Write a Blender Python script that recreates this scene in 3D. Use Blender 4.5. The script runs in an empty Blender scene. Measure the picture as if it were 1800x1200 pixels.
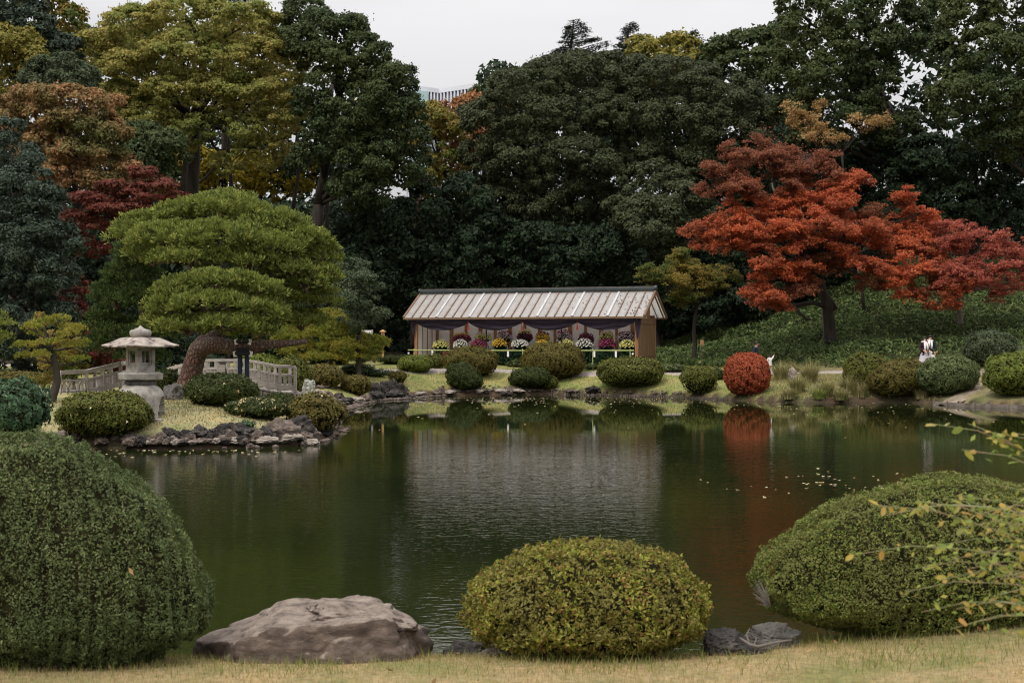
import bpy, bmesh, math, random
import numpy as np
from mathutils import Vector, Matrix, noise as mnoise
R = math.radians
PI = math.pi
random.seed(7)
rng = np.random.default_rng(7)
S = bpy.context.scene
COL = S.collection

# ------------------------------------------------------------------ camera
F = 2500.0                      # focal length in pixels of the 1800 px wide photograph
CZ = 2.6                        # eye height above the water
cam_d = bpy.data.cameras.new('camera')
cam = bpy.data.objects.new('camera', cam_d); COL.objects.link(cam)
cam.location = (0, 0, CZ); cam.rotation_euler = (R(90), 0, 0)
cam_d.sensor_width = 36; cam_d.lens = 50
cam_d.clip_start = 0.1; cam_d.clip_end = 4000
cam_d.dof.use_dof = True; cam_d.dof.focus_distance = 52; cam_d.dof.aperture_fstop = 5.6
S.camera = cam

# ------------------------------------------------------------------ sky, sun, exposure
SUN_EL, SUN_AZ = R(52), R(-35)      # a weak sun behind cloud, high and from the left front
w = bpy.data.worlds.new('World'); S.world = w; w.use_nodes = True
nt = w.node_tree; nt.nodes.clear()
def N(t, **k):
    n = nt.nodes.new(t)
    for a, v in k.items(): setattr(n, a, v)
    return n
L = nt.links.new
out = N('ShaderNodeOutputWorld')
sky = N('ShaderNodeTexSky', sky_type='NISHITA', sun_disc=False, sun_elevation=SUN_EL, sun_rotation=SUN_AZ)
bg1 = N('ShaderNodeBackground'); bg1.inputs['Strength'].default_value = 0.10
L(sky.outputs[0], bg1.inputs['Color'])
tc = N('ShaderNodeTexCoord')
sep = N('ShaderNodeSeparateXYZ'); L(tc.outputs['Generated'], sep.inputs[0])
grad = N('ShaderNodeMapRange'); grad.inputs['From Min'].default_value = 0.0; grad.inputs['From Max'].default_value = 1.0
grad.inputs['To Min'].default_value = 0.37; grad.inputs['To Max'].default_value = 1.9   # overcast sky: the zenith is brighter than the horizon
L(sep.outputs['Z'], grad.inputs['Value'])
mp = N('ShaderNodeMapping'); mp.inputs['Scale'].default_value = (1.4, 1.4, 5.0); L(tc.outputs['Generated'], mp.inputs[0])
nz = N('ShaderNodeTexNoise'); nz.inputs['Scale'].default_value = 1.7; nz.inputs['Detail'].default_value = 4; L(mp.outputs[0], nz.inputs['Vector'])
rmp = N('ShaderNodeValToRGB'); L(nz.outputs['Fac'], rmp.inputs[0])
rmp.color_ramp.elements[0].position = 0.38; rmp.color_ramp.elements[0].color = (0.86, 0.845, 0.885, 1)
rmp.color_ramp.elements[1].position = 0.60; rmp.color_ramp.elements[1].color = (1.05, 1.025, 1.025, 1)
bg2 = N('ShaderNodeBackground'); L(rmp.outputs[0], bg2.inputs['Color']); L(grad.outputs[0], bg2.inputs['Strength'])
mx = N('ShaderNodeMixShader'); mx.inputs[0].default_value = 0.93
L(bg1.outputs[0], mx.inputs[1]); L(bg2.outputs[0], mx.inputs[2]); L(mx.outputs[0], out.inputs[0])

sd = bpy.data.lights.new('sun', 'SUN'); sd.energy = 1.5; sd.angle = R(10); sd.color = (1.0, 0.95, 0.87)
sun = bpy.data.objects.new('sun', sd); COL.objects.link(sun)
# sun direction (towards the sun): azimuth measured from +Y like the sky's sun_rotation
sdir = Vector((math.sin(SUN_AZ) * math.cos(SUN_EL), -abs(math.cos(SUN_AZ)) * math.cos(SUN_EL), math.sin(SUN_EL)))
sky.sun_rotation = math.atan2(sdir.x, sdir.y)
sun.rotation_euler = sdir.to_track_quat('Z', 'Y').to_euler(); sun.location = (0, 0, 60)
vs = S.view_settings
vs.view_transform = 'Standard'; vs.look = 'None'; vs.exposure = 0.32; vs.gamma = 1.0; vs.use_curve_mapping = False
S.cycles.max_bounces = 8; S.cycles.diffuse_bounces = 4; S.cycles.glossy_bounces = 3
S.cycles.transmission_bounces = 3; S.cycles.transparent_max_bounces = 4
S.cycles.caustics_reflective = False; S.cycles.caustics_refractive = False
S.cycles.use_denoising = True; S.cycles.filter_width = 1.1; S.cycles.denoising_prefilter = 'ACCURATE'

# ------------------------------------------------------------------ object helpers
def tag(o, label=None, cat=None, group=None, kind=None):
    if label: o['label'] = label
    if cat: o['category'] = cat
    if group: o['group'] = group
    if kind: o['kind'] = kind
    return o
def empty(name, loc=(0, 0, 0), rz=0, label=None, cat=None, group=None):
    o = bpy.data.objects.new(name, None); COL.objects.link(o)
    o.location = loc; o.rotation_euler = (0, 0, rz); o.empty_display_size = .2
    return tag(o, label, cat, group)
def link(name, me, mat=None, parent=None, loc=None):
    o = bpy.data.objects.new(name, me); COL.objects.link(o)
    if mat is not None and not me.materials:
        for m in (mat if isinstance(mat, (list, tuple)) else [mat]): me.materials.append(m)
    if parent is not None: o.parent = parent
    if loc is not None: o.location = loc
    return o
def np_mesh(name, verts, faces, smooth=False):
    """verts (n,3); faces (m,k) int array with one k"""
    me = bpy.data.meshes.new(name)
    verts = np.ascontiguousarray(verts, dtype=np.float32); faces = np.ascontiguousarray(faces, dtype=np.int32)
    k = faces.shape[1]; m = faces.shape[0]
    me.vertices.add(len(verts)); me.vertices.foreach_set('co', verts.ravel())
    me.loops.add(m * k); me.loops.foreach_set('vertex_index', faces.ravel())
    me.polygons.add(m)
    me.polygons.foreach_set('loop_start', np.arange(0, m * k, k, dtype=np.int32))
    me.polygons.foreach_set('loop_total', np.full(m, k, dtype=np.int32))
    if smooth: me.polygons.foreach_set('use_smooth', np.ones(m, dtype=bool))
    me.update(calc_edges=True)
    return me
class MB:
    """collects simple solids and builds one mesh"""
    def __init__(s): s.v = []; s.f = []
    def add(s, vs, fs):
        b = len(s.v); s.v += [tuple(p) for p in vs]; s.f += [tuple(i + b for i in f) for f in fs]; return s
    def box(s, x0, x1, y0, y1, z0, z1):
        return s.add([(x0,y0,z0),(x1,y0,z0),(x1,y1,z0),(x0,y1,z0),(x0,y0,z1),(x1,y0,z1),(x1,y1,z1),(x0,y1,z1)],
                     [(0,3,2,1),(4,5,6,7),(0,1,5,4),(1,2,6,5),(2,3,7,6),(3,0,4,7)])
    def beam(s, a, b, wd, ht, up=(0, 0, 1)):
        a = Vector(a); b = Vector(b); d = (b - a).normalized(); sd_ = d.cross(Vector(up))
        if sd_.length < 1e-4: sd_ = Vector((1, 0, 0))
        sd_.normalize(); u = sd_.cross(d).normalized(); sd_ *= wd / 2; u = u * (ht / 2)
        return s.add([a-sd_-u, a+sd_-u, a+sd_+u, a-sd_+u, b-sd_-u, b+sd_-u, b+sd_+u, b-sd_+u],
                     [(0,3,2,1),(4,5,6,7),(0,1,5,4),(1,2,6,5),(2,3,7,6),(3,0,4,7)])
    def tube(s, pts, rad, n=7, cap=True):
        pts = [Vector(p) for p in pts]
        if not hasattr(rad, '__len__'): rad = [rad] * len(pts)
        b = len(s.v); e1 = None
        for i, p in enumerate(pts):
            d = (pts[min(i + 1, len(pts) - 1)] - pts[max(i - 1, 0)])
            d = d.normalized() if d.length > 1e-9 else Vector((0, 0, 1))
            if e1 is None: e1 = d.cross(Vector((0.13, 0.31, 1)) if abs(d.z) < .8 else Vector((1, 0, .1))).normalized()
            else:           # carry the frame along so that the tube does not twist
                q_ = e1 - d * e1.dot(d); e1 = q_.normalized() if q_.length > 1e-6 else d.orthogonal().normalized()
            e2 = d.cross(e1)
            for j in range(n):
                a = 2 * PI * j / n
                s.v.append(tuple(p + (e1 * math.cos(a) + e2 * math.sin(a)) * rad[i]))
        for i in range(len(pts) - 1):
            for j in range(n):
                k = (j + 1) % n
                s.f.append((b+i*n+j, b+i*n+k, b+(i+1)*n+k, b+(i+1)*n+j))
        if cap:
            s.f.append(tuple(b + j for j in range(n))[::-1]); e = b + (len(pts) - 1) * n
            s.f.append(tuple(e + j for j in range(n)))
        return s
    def lathe(s, prof, n=24, c=(0, 0), sq=0):
        b = len(s.v)
        for (r, z) in prof:
            for j in range(n):
                a = 2 * PI * j / n
                s.v.append((c[0] + r * math.cos(a), c[1] + r * math.sin(a), z))
        for i in range(len(prof) - 1):
            for j in range(n):
                k = (j + 1) % n
                s.f.append((b+i*n+j, b+i*n+k, b+(i+1)*n+k, b+(i+1)*n+j))
        s.f.append(tuple(b + j for j in range(n))[::-1]); e = b + (len(prof) - 1) * n
        s.f.append(tuple(e + j for j in range(n)))
        return s
    def build(s, name, mat, parent=None, smooth=False, bevel=0):
        me = bpy.data.meshes.new(name); me.from_pydata(s.v, [], s.f); me.update()
        if smooth:
            for p in me.polygons: p.use_smooth = True
        o = link(name, me, mat, parent)
        if bevel:
            m = o.modifiers.new('bevel', 'BEVEL'); m.width = bevel; m.segments = 2; m.limit_method = 'ANGLE'
        return o

# ------------------------------------------------------------------ materials
def new_mat(name):
    m = bpy.data.materials.new(name); m.use_nodes = True
    return m, m.node_tree, m.node_tree.nodes['Principled BSDF']
def ramp(t, stops, interp='LINEAR'):
    r = t.nodes.new('ShaderNodeValToRGB'); r.color_ramp.interpolation = interp
    el = r.color_ramp.elements
    while len(el) < len(stops): el.new(0.5)
    for e, (p, c) in zip(el, stops): e.position = p; e.color = (*c, 1)
    return r
def noise_n(t, scale, detail=4, rough=.55, vec=None, coord='Object', mapscale=None):
    n = t.nodes.new('ShaderNodeTexNoise'); n.inputs['Scale'].default_value = scale
    n.inputs['Detail'].default_value = detail; n.inputs['Roughness'].default_value = rough
    if vec is None:
        c = t.nodes.new('ShaderNodeTexCoord'); vec = c.outputs[coord]
    if mapscale:
        m = t.nodes.new('ShaderNodeMapping'); m.inputs['Scale'].default_value = mapscale
        t.links.new(vec, m.inputs[0]); vec = m.outputs[0]
    t.links.new(vec, n.inputs['Vector']); return n
def mixc(t, a, b, fac, mode='MIX'):
    m = t.nodes.new('ShaderNodeMix'); m.data_type = 'RGBA'; m.blend_type = mode
    for sock, v in ((m.inputs[0], fac), (m.inputs[6], a), (m.inputs[7], b)):
        if isinstance(v, (int, float)): sock.default_value = v
        elif isinstance(v, tuple): sock.default_value = (*v, 1)
        else: t.links.new(v, sock)
    return m.outputs[2]
def bump(t, p, src, dist, strength=1.0):
    b = t.nodes.new('ShaderNodeBump'); b.inputs['Distance'].default_value = dist; b.inputs['Strength'].default_value = strength
    t.links.new(src, b.inputs['Height']); t.links.new(b.outputs[0], p.inputs['Normal']); return b
def mat_noise(name, stops, scale=3, rough=.8, detail=5, b=0.0, bscale=None, mapscale=None, coord='Object', spec=.3, metallic=0):
    m, t, p = new_mat(name)
    n = noise_n(t, scale, detail, .6, mapscale=mapscale, coord=coord)
    r = ramp(t, stops); t.links.new(n.outputs['Fac'], r.inputs[0]); t.links.new(r.outputs[0], p.inputs['Base Color'])
    p.inputs['Roughness'].default_value = rough; p.inputs['Specular IOR Level'].default_value = spec
    p.inputs['Metallic'].default_value = metallic
    if b:
        n2 = noise_n(t, bscale or scale * 3, 6, .65, mapscale=mapscale, coord=coord); bump(t, p, n2.outputs['Fac'], b)
    return m
def leaf_mat(name, cols, transl=.3, rough=.6, spec=.13, patch=1.0, patchcol=None, byobj=False):
    """cols: leaf colours, one drawn for every leaf; patch: size in metres of patches of slightly different leaf colour"""
    m, t, p = new_mat(name)
    if byobj:
        g = t.nodes.new('ShaderNodeObjectInfo'); src = g.outputs['Random']
    else:
        g = t.nodes.new('ShaderNodeNewGeometry'); src = g.outputs['Random Per Island']
    stops = [(i / max(1, len(cols) - 1), c) for i, c in enumerate(cols)]
    r = ramp(t, stops); t.links.new(src, r.inputs[0]); c = r.outputs[0]
    if patchcol:
        n = noise_n(t, 1.0 / patch, 3)
        r2 = ramp(t, [(.45, (0, 0, 0)), (.62, (1, 1, 1))]); t.links.new(n.outputs['Fac'], r2.inputs[0])
        c = mixc(t, c, patchcol, r2.outputs[0])
        t.nodes[-1].inputs
    t.links.new(c, p.inputs['Base Color']); p.inputs['Roughness'].default_value = rough
    p.inputs['Specular IOR Level'].default_value = spec
    if transl:
        tr = t.nodes.new('ShaderNodeBsdfTranslucent'); t.links.new(c, tr.inputs['Color'])
        ms = t.nodes.new('ShaderNodeMixShader'); ms.inputs[0].default_value = transl
        t.links.new(p.outputs[0], ms.inputs[1]); t.links.new(tr.outputs[0], ms.inputs[2])
        t.links.new(ms.outputs[0], t.nodes['Material Output'].inputs['Surface'])
    return m
LM = {}
LM['camphor'] = leaf_mat('leaf_camphor', [(.024,.040,.018),(.044,.066,.026),(.080,.105,.040),(.055,.075,.034)], .25, patch=5, patchcol=(.075,.092,.032))
LM['castanopsis'] = leaf_mat('leaf_castanopsis', [(.032,.043,.020),(.056,.068,.030),(.092,.102,.048),(.066,.076,.038)], .2)
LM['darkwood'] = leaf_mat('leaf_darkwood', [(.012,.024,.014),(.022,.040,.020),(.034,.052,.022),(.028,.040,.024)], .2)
LM['bluegreen'] = leaf_mat('leaf_bluegreen', [(.020,.034,.025),(.034,.052,.035),(.056,.078,.052),(.080,.10,.068)], .15)
LM['zelkova'] = leaf_mat('leaf_zelkova', [(.18,.20,.05),(.28,.28,.07),(.42,.37,.11),(.45,.32,.11)], .4, patch=4, patchcol=(.22,.25,.065))
LM['ginkgo'] = leaf_mat('leaf_ginkgo', [(.30,.27,.03),(.42,.32,.03),(.30,.24,.04)], .4)
LM['oliveyellow'] = leaf_mat('leaf_oliveyellow', [(.12,.125,.03),(.22,.20,.04),(.28,.22,.05)], .3)
LM['cherry'] = leaf_mat('leaf_cherry', [(.22,.14,.055),(.36,.18,.08),(.46,.25,.13),(.16,.14,.05)], .3, patch=3.5, patchcol=(.13,.13,.045))
LM['rust'] = leaf_mat('leaf_rust', [(.26,.12,.05),(.40,.18,.075),(.48,.24,.11),(.18,.12,.04)], .35)
LM['crimson'] = leaf_mat('leaf_crimson', [(.14,.036,.028),(.23,.060,.045),(.11,.045,.028),(.20,.09,.055)], .3)
LM['scarlet'] = leaf_mat('leaf_scarlet', [(.44,.085,.032),(.60,.15,.055),(.34,.06,.028),(.64,.23,.10)], .3, patch=1.6, patchcol=(.30,.085,.042))
LM['darkred'] = leaf_mat('leaf_darkred', [(.20,.060,.034),(.30,.095,.048),(.14,.055,.03),(.34,.15,.08)], .3)
LM['pinkred'] = leaf_mat('leaf_pinkred', [(.36,.08,.055),(.46,.13,.085),(.27,.055,.038),(.50,.20,.13)], .35)
LM['goldmaple'] = leaf_mat('leaf_goldmaple', [(.18,.17,.035),(.30,.24,.05),(.36,.22,.055),(.13,.14,.03)], .35, patch=1.8, patchcol=(.10,.13,.03))
LM['apricot'] = leaf_mat('leaf_apricot', [(.38,.24,.09),(.50,.32,.14),(.30,.19,.07)], .35)
LM['pine'] = leaf_mat('needle_pine', [(.070,.098,.026),(.165,.20,.045),(.33,.35,.085),(.105,.14,.034)], .25, patch=.9, patchcol=(.18,.21,.045))
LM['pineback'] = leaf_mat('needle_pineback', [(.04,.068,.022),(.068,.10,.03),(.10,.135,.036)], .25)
LM['pineyellow'] = leaf_mat('needle_pineyellow', [(.11,.145,.026),(.21,.24,.04),(.36,.35,.06),(.15,.18,.035)], .3, patch=.8, patchcol=(.31,.27,.05))
LM['cedar'] = leaf_mat('needle_cedar', [(.018,.030,.020),(.032,.046,.030),(.045,.060,.040)], .1)
LM['azalea'] = leaf_mat('leaf_azalea', [(.055,.070,.014),(.095,.110,.020),(.14,.15,.028),(.12,.10,.03)], .2)
LM['azalea_brown'] = leaf_mat('leaf_azalea_brown', [(.085,.075,.018),(.13,.11,.024),(.16,.12,.035),(.075,.08,.02)], .2)
LM['azalea_dark'] = leaf_mat('leaf_azalea_dark', [(.022,.036,.010),(.042,.060,.015),(.065,.082,.02),(.05,.05,.018)], .2)
LM['azalea_light'] = leaf_mat('leaf_azalea_light', [(.085,.115,.02),(.14,.175,.03),(.20,.22,.045)], .25)
LM['yew'] = leaf_mat('leaf_yew', [(.044,.068,.024),(.085,.118,.040),(.15,.18,.065),(.22,.24,.11)], .25, patch=.5, patchcol=(.10,.13,.05))
LM['yewgrey'] = leaf_mat('leaf_yewgrey', [(.045,.065,.035),(.075,.10,.05),(.11,.13,.07)], .2)
LM['juniper'] = leaf_mat('leaf_juniper', [(.035,.070,.038),(.058,.11,.056),(.095,.16,.080),(.05,.085,.045)], .2)
LM['dodan'] = leaf_mat('leaf_dodan', [(.32,.058,.026),(.45,.11,.045),(.22,.040,.02),(.43,.15,.07)], .25)
LM['near_azalea'] = leaf_mat('leaf_near_azalea', [(.085,.105,.016),(.17,.19,.026),(.28,.30,.045),(.36,.33,.07),(.26,.12,.05),(.13,.16,.028)], .3, patch=.3, patchcol=(.19,.17,.045))
LM['near_satsuki'] = leaf_mat('leaf_near_satsuki', [(.06,.08,.018),(.13,.165,.034),(.24,.28,.065),(.12,.15,.035),(.23,.18,.065)], .25, patch=.4, patchcol=(.16,.17,.05))
LM['sasa'] = leaf_mat('leaf_sasa', [(.028,.050,.018),(.055,.090,.028),(.11,.155,.045),(.22,.26,.10)], .25)
LM['grass_dry'] = leaf_mat('blade_dry', [(.40,.31,.14),(.50,.39,.20),(.28,.26,.09),(.36,.25,.11)], .3)
LM['grass_island'] = leaf_mat('blade_island', [(.25,.205,.115),(.29,.245,.145),(.15,.165,.06),(.21,.185,.09),(.14,.16,.055)], .3)
LM['grass_green'] = leaf_mat('blade_green', [(.12,.16,.035),(.20,.24,.055),(.28,.27,.09)], .35)
LM['reed'] = leaf_mat('blade_reed', [(.22,.21,.07),(.34,.28,.13),(.14,.17,.04),(.42,.34,.20)], .3)
LM['mum_leaf'] = leaf_mat('leaf_mum', [(.012,.030,.012),(.025,.050,.02)], .1)
LM['float'] = leaf_mat('leaf_float', [(.50,.38,.16),(.62,.55,.35),(.40,.22,.08)], .0)
LM['spray'] = leaf_mat('leaf_spray', [(.30,.34,.08),(.22,.30,.07),(.40,.36,.08),(.50,.28,.08),(.30,.36,.13)], .45, byobj=True)
LM['spray_small'] = leaf_mat('leaf_spray_small', [(.26,.32,.07),(.20,.27,.06),(.38,.36,.08),(.44,.28,.09)], .4)
M = {}
M['bark'] = mat_noise('bark', [(.3,(.018,.015,.012)),(.7,(.060,.048,.038))], 4, .9, b=.02, mapscale=(1,1,.25))
M['bark_pale'] = mat_noise('bark_pale', [(.3,(.10,.085,.07)),(.7,(.22,.19,.165))], 4, .9, b=.01)
M['bark_red'] = mat_noise('bark_red', [(.3,(.06,.036,.026)),(.55,(.13,.08,.055)),(.8,(.06,.042,.032))], 3, .9, b=.02)
def pine_bark():
    m, t, p = new_mat('bark_pine')
    v = t.nodes.new('ShaderNodeTexVoronoi'); v.feature = 'DISTANCE_TO_EDGE'; v.inputs['Scale'].default_value = 9
    c = t.nodes.new('ShaderNodeTexCoord'); mp_ = t.nodes.new('ShaderNodeMapping'); mp_.inputs['Scale'].default_value = (1, 1, .6)
    t.links.new(c.outputs['Object'], mp_.inputs[0]); t.links.new(mp_.outputs[0], v.inputs['Vector'])
    r = ramp(t, [(.0, (.06,.042,.032)), (.10, (.13,.09,.068)), (.4, (.22,.16,.125))]); t.links.new(v.outputs['Distance'], r.inputs[0])
    n = noise_n(t, 1.2, 4); r2 = ramp(t, [(.4, (.75,.55,.5)), (.6, (1,1,1))]); t.links.new(n.outputs['Fac'], r2.inputs[0])
    t.links.new(mixc(t, r.outputs[0], r2.outputs[0], 1.0, 'MULTIPLY'), p.inputs['Base Color'])
    p.inputs['Roughness'].default_value = .9; bump(t, p, v.outputs['Distance'], .12); return m
M['bark_pine'] = pine_bark()
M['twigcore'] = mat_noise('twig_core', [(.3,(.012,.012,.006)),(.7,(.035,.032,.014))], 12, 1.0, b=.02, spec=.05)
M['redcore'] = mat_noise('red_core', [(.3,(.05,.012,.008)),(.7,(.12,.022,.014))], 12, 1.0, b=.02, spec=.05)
M['stone'] = mat_noise('lantern_stone', [(.30,(.12,.108,.093)),(.48,(.27,.25,.22)),(.72,(.40,.37,.33))], 5, .9, b=.006, bscale=40)
def roof_stone():
    m, t, p = new_mat('lantern_roof_stone')
    n = noise_n(t, 3.2, 6, .6, mapscale=(1, 1, 1)); r = ramp(t, [(.42,(.07,.052,.045)),(.48,(.24,.20,.17)),(.62,(.39,.33,.285))])
    t.links.new(n.outputs['Fac'], r.inputs[0]); t.links.new(r.outputs[0], p.inputs['Base Color']); p.inputs['Roughness'].default_value = .9
    n2 = noise_n(t, 30, 6); bump(t, p, n2.outputs['Fac'], .006); return m
M['roofstone'] = roof_stone()
M['stone_dark'] = mat_noise('stone_dark', [(.3,(.05,.047,.042)),(.7,(.14,.13,.115))], 5, .9, b=.01, bscale=25)
M['rock_black'] = mat_noise('rock_black', [(.3,(.018,.016,.015)),(.55,(.050,.043,.038)),(.75,(.12,.10,.085))], 5, .85, b=.03, bscale=14)
M['rock_brown'] = mat_noise('rock_brown', [(.3,(.055,.043,.034)),(.55,(.13,.10,.08)),(.75,(.24,.20,.165))], 5, .85, b=.03, bscale=14)
M['rock_pale'] = mat_noise('rock_pale', [(.3,(.16,.13,.105)),(.6,(.34,.29,.245)),(.8,(.46,.41,.36))], 6, .85, b=.02, bscale=18)
M['rock_mossy'] = mat_noise('rock_mossy', [(.35,(.12,.12,.10)),(.5,(.32,.31,.27)),(.62,(.50,.49,.46)),(.8,(.13,.15,.07))], 7, .9, b=.04, bscale=12)
def boulder_mat():
    m, t, p = new_mat('boulder_stone')
    n = noise_n(t, 4.2, 10, .68, mapscale=(1, 1, 2.2))
    dark = ramp(t, [(.32,(.040,.027,.020)),(.48,(.115,.080,.060)),(.62,(.21,.155,.12)),(.78,(.36,.29,.23))]); t.links.new(n.outputs['Fac'], dark.inputs[0])
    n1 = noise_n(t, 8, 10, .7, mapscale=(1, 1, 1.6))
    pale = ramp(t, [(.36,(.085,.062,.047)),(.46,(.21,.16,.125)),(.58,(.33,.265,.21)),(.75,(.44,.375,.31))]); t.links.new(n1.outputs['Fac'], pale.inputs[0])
    # paler where the surface faces up, darker brown on the sides
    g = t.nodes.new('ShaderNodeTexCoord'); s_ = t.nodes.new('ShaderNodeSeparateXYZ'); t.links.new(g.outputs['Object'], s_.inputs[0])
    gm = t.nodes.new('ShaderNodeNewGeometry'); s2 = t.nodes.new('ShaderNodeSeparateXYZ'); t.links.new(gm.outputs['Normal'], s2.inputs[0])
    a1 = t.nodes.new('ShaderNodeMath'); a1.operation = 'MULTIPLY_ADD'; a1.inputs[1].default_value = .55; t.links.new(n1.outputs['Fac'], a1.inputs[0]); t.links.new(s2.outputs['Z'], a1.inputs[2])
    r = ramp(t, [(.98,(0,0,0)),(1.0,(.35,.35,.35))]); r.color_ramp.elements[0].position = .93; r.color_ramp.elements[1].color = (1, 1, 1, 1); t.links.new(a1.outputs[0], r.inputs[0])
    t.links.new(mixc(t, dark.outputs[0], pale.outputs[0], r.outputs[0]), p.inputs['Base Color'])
    p.inputs['Roughness'].default_value = .85
    n2 = noise_n(t, 14, 12, .78, mapscale=(1, 1, 1.8)); bump(t, p, n2.outputs['Fac'], .045); return m
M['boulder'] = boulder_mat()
M['wood_grey'] = mat_noise('weathered_wood', [(.3,(.25,.22,.195)),(.7,(.47,.42,.38))], 3, .85, b=.004, bscale=20, mapscale=(1,1,6))
M['wood_dark'] = mat_noise('dark_wood', [(.3,(.03,.024,.018)),(.7,(.09,.07,.055))], 4, .9, mapscale=(1,1,.3))
M['wood_stain'] = mat_noise('stained_beam', [(.42,(.04,.035,.032)),(.55,(.38,.33,.29))], 3.5, .9, mapscale=(3,3,.2))
M['wood_old'] = mat_noise('old_stake_wood', [(.3,(.05,.04,.032)),(.7,(.20,.165,.135))], 6, .9)
M['wood_edge'] = mat_noise('edging_wood', [(.3,(.10,.08,.065)),(.7,(.26,.22,.18))], 4, .9)
M['earth'] = mat_noise('trodden_earth', [(.3,(.15,.12,.08)),(.5,(.25,.20,.14)),(.7,(.32,.27,.20))], 3, .95, b=.03, bscale=20)
M['wood_orange'] = mat_noise('cedar_post', [(.3,(.22,.105,.045)),(.7,(.36,.19,.085))], 6, .7, mapscale=(1,1,.2))
M['wood_plank'] = mat_noise('cedar_plank', [(.3,(.13,.075,.04)),(.7,(.22,.135,.075))], 5, .75, b=.004, mapscale=(2,2,.2))
M['wood_signpost'] = mat_noise('signpost_wood', [(.3,(.42,.24,.08)),(.7,(.60,.38,.15))], 6, .7)
M['paper'] = mat_noise('white_panel', [(.3,(.78,.74,.73)),(.7,(.86,.82,.81))], 1.2, .8)
M['roof_panel'] = mat_noise('roof_panel', [(.3,(.50,.485,.475)),(.55,(.62,.605,.595)),(.8,(.56,.54,.53))], 2.0, .42, b=.002, spec=.5)
def roof_sheet():
    m = M['roof_panel']; t = m.node_tree; p = t.nodes['Principled BSDF']
    tr = t.nodes.new('ShaderNodeBsdfTranslucent'); tr.inputs['Color'].default_value = (.95, .93, .91, 1)
    ms = t.nodes.new('ShaderNodeMixShader'); ms.inputs[0].default_value = .62
    t.links.new(p.outputs[0], ms.inputs[1]); t.links.new(tr.outputs[0], ms.inputs[2]); t.links.new(ms.outputs[0], t.nodes['Material Output'].inputs['Surface'])
roof_sheet()
M['roof_white'] = mat_noise('white_batten', [(.3,(.42,.40,.39)),(.7,(.52,.50,.49))], 3, .5)
M['ridge'] = mat_noise('ridge_metal', [(.3,(.018,.026,.026)),(.7,(.035,.045,.045))], 3, .45, spec=.5)
M['batten'] = mat_noise('brown_batten', [(.3,(.14,.09,.065)),(.7,(.26,.18,.135))], 5, .7)
M['curtain'] = mat_noise('purple_cloth', [(.3,(.026,.018,.032)),(.7,(.040,.028,.046))], 4, .8, b=.004)
M['red'] = mat_noise('red_tassel', [(.3,(.40,.02,.015)),(.7,(.55,.03,.02))], 9, .7)
M['bamboo'] = mat_noise('bamboo_rail', [(.3,(.30,.36,.10)),(.7,(.46,.48,.20))], 4, .5)
M['white'] = mat_noise('white_paint', [(.3,(.74,.72,.70)),(.7,(.84,.82,.80))], 5, .6)
M['black'] = mat_noise('black_paint', [(.3,(.012,.013,.016)),(.7,(.03,.032,.036))], 5, .6)
M['navy'] = mat_noise('navy_paint', [(.3,(.015,.022,.045)),(.7,(.03,.042,.075))], 5, .7)
M['hoop'] = mat_noise('hoop_bamboo', [(.3,(.05,.045,.035)),(.7,(.14,.12,.09))], 9, .7)
M['gravel'] = mat_noise('path_gravel', [(.35,(.20,.165,.145)),(.5,(.34,.29,.26)),(.65,(.44,.38,.35))], 9, .95, b=.02, bscale=30)
M['soil'] = mat_noise('bank_soil', [(.3,(.05,.036,.024)),(.7,(.15,.11,.075))], 4, .95, b=.05)
M['building'] = mat_noise('facade_white', [(.3,(.62,.63,.67)),(.7,(.70,.71,.75))], .05, .6)
M['glass_far'] = mat_noise('facade_glass', [(.3,(.24,.27,.33)),(.7,(.34,.37,.43))], .2, .3, spec=.5)
M['glass_teal'] = mat_noise('facade_teal', [(.3,(.30,.44,.44)),(.7,(.42,.55,.54))], .2, .4)
M['skin'] = mat_noise('skin', [(.3,(.50,.30,.21)),(.7,(.58,.36,.26))], 9, .6)
M['hair'] = mat_noise('hair', [(.3,(.010,.007,.006)),(.7,(.03,.02,.016))], 20, .5)
M['coat_navy'] = mat_noise('coat_navy', [(.3,(.008,.012,.026)),(.7,(.016,.022,.042))], 9, .85)
M['coat_maroon'] = mat_noise('coat_maroon', [(.3,(.020,.008,.010)),(.7,(.034,.014,.016))], 9, .85)
M['coat_teal'] = mat_noise('coat_teal', [(.3,(.008,.016,.020)),(.7,(.014,.026,.032))], 9, .85)
M['cloth_white'] = mat_noise('cloth_white', [(.3,(.62,.58,.56)),(.7,(.74,.70,.68))], 6, .85)
M['cloth_lilac'] = mat_noise('cloth_lilac', [(.3,(.42,.39,.42)),(.7,(.52,.48,.52))], 6, .85)
M['trousers'] = mat_noise('trousers_dark', [(.3,(.02,.02,.024)),(.7,(.035,.035,.04))], 6, .9)
M['pot'] = mat_noise('dark_pot', [(.3,(.02,.018,.016)),(.7,(.05,.045,.04))], 6, .6)

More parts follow.
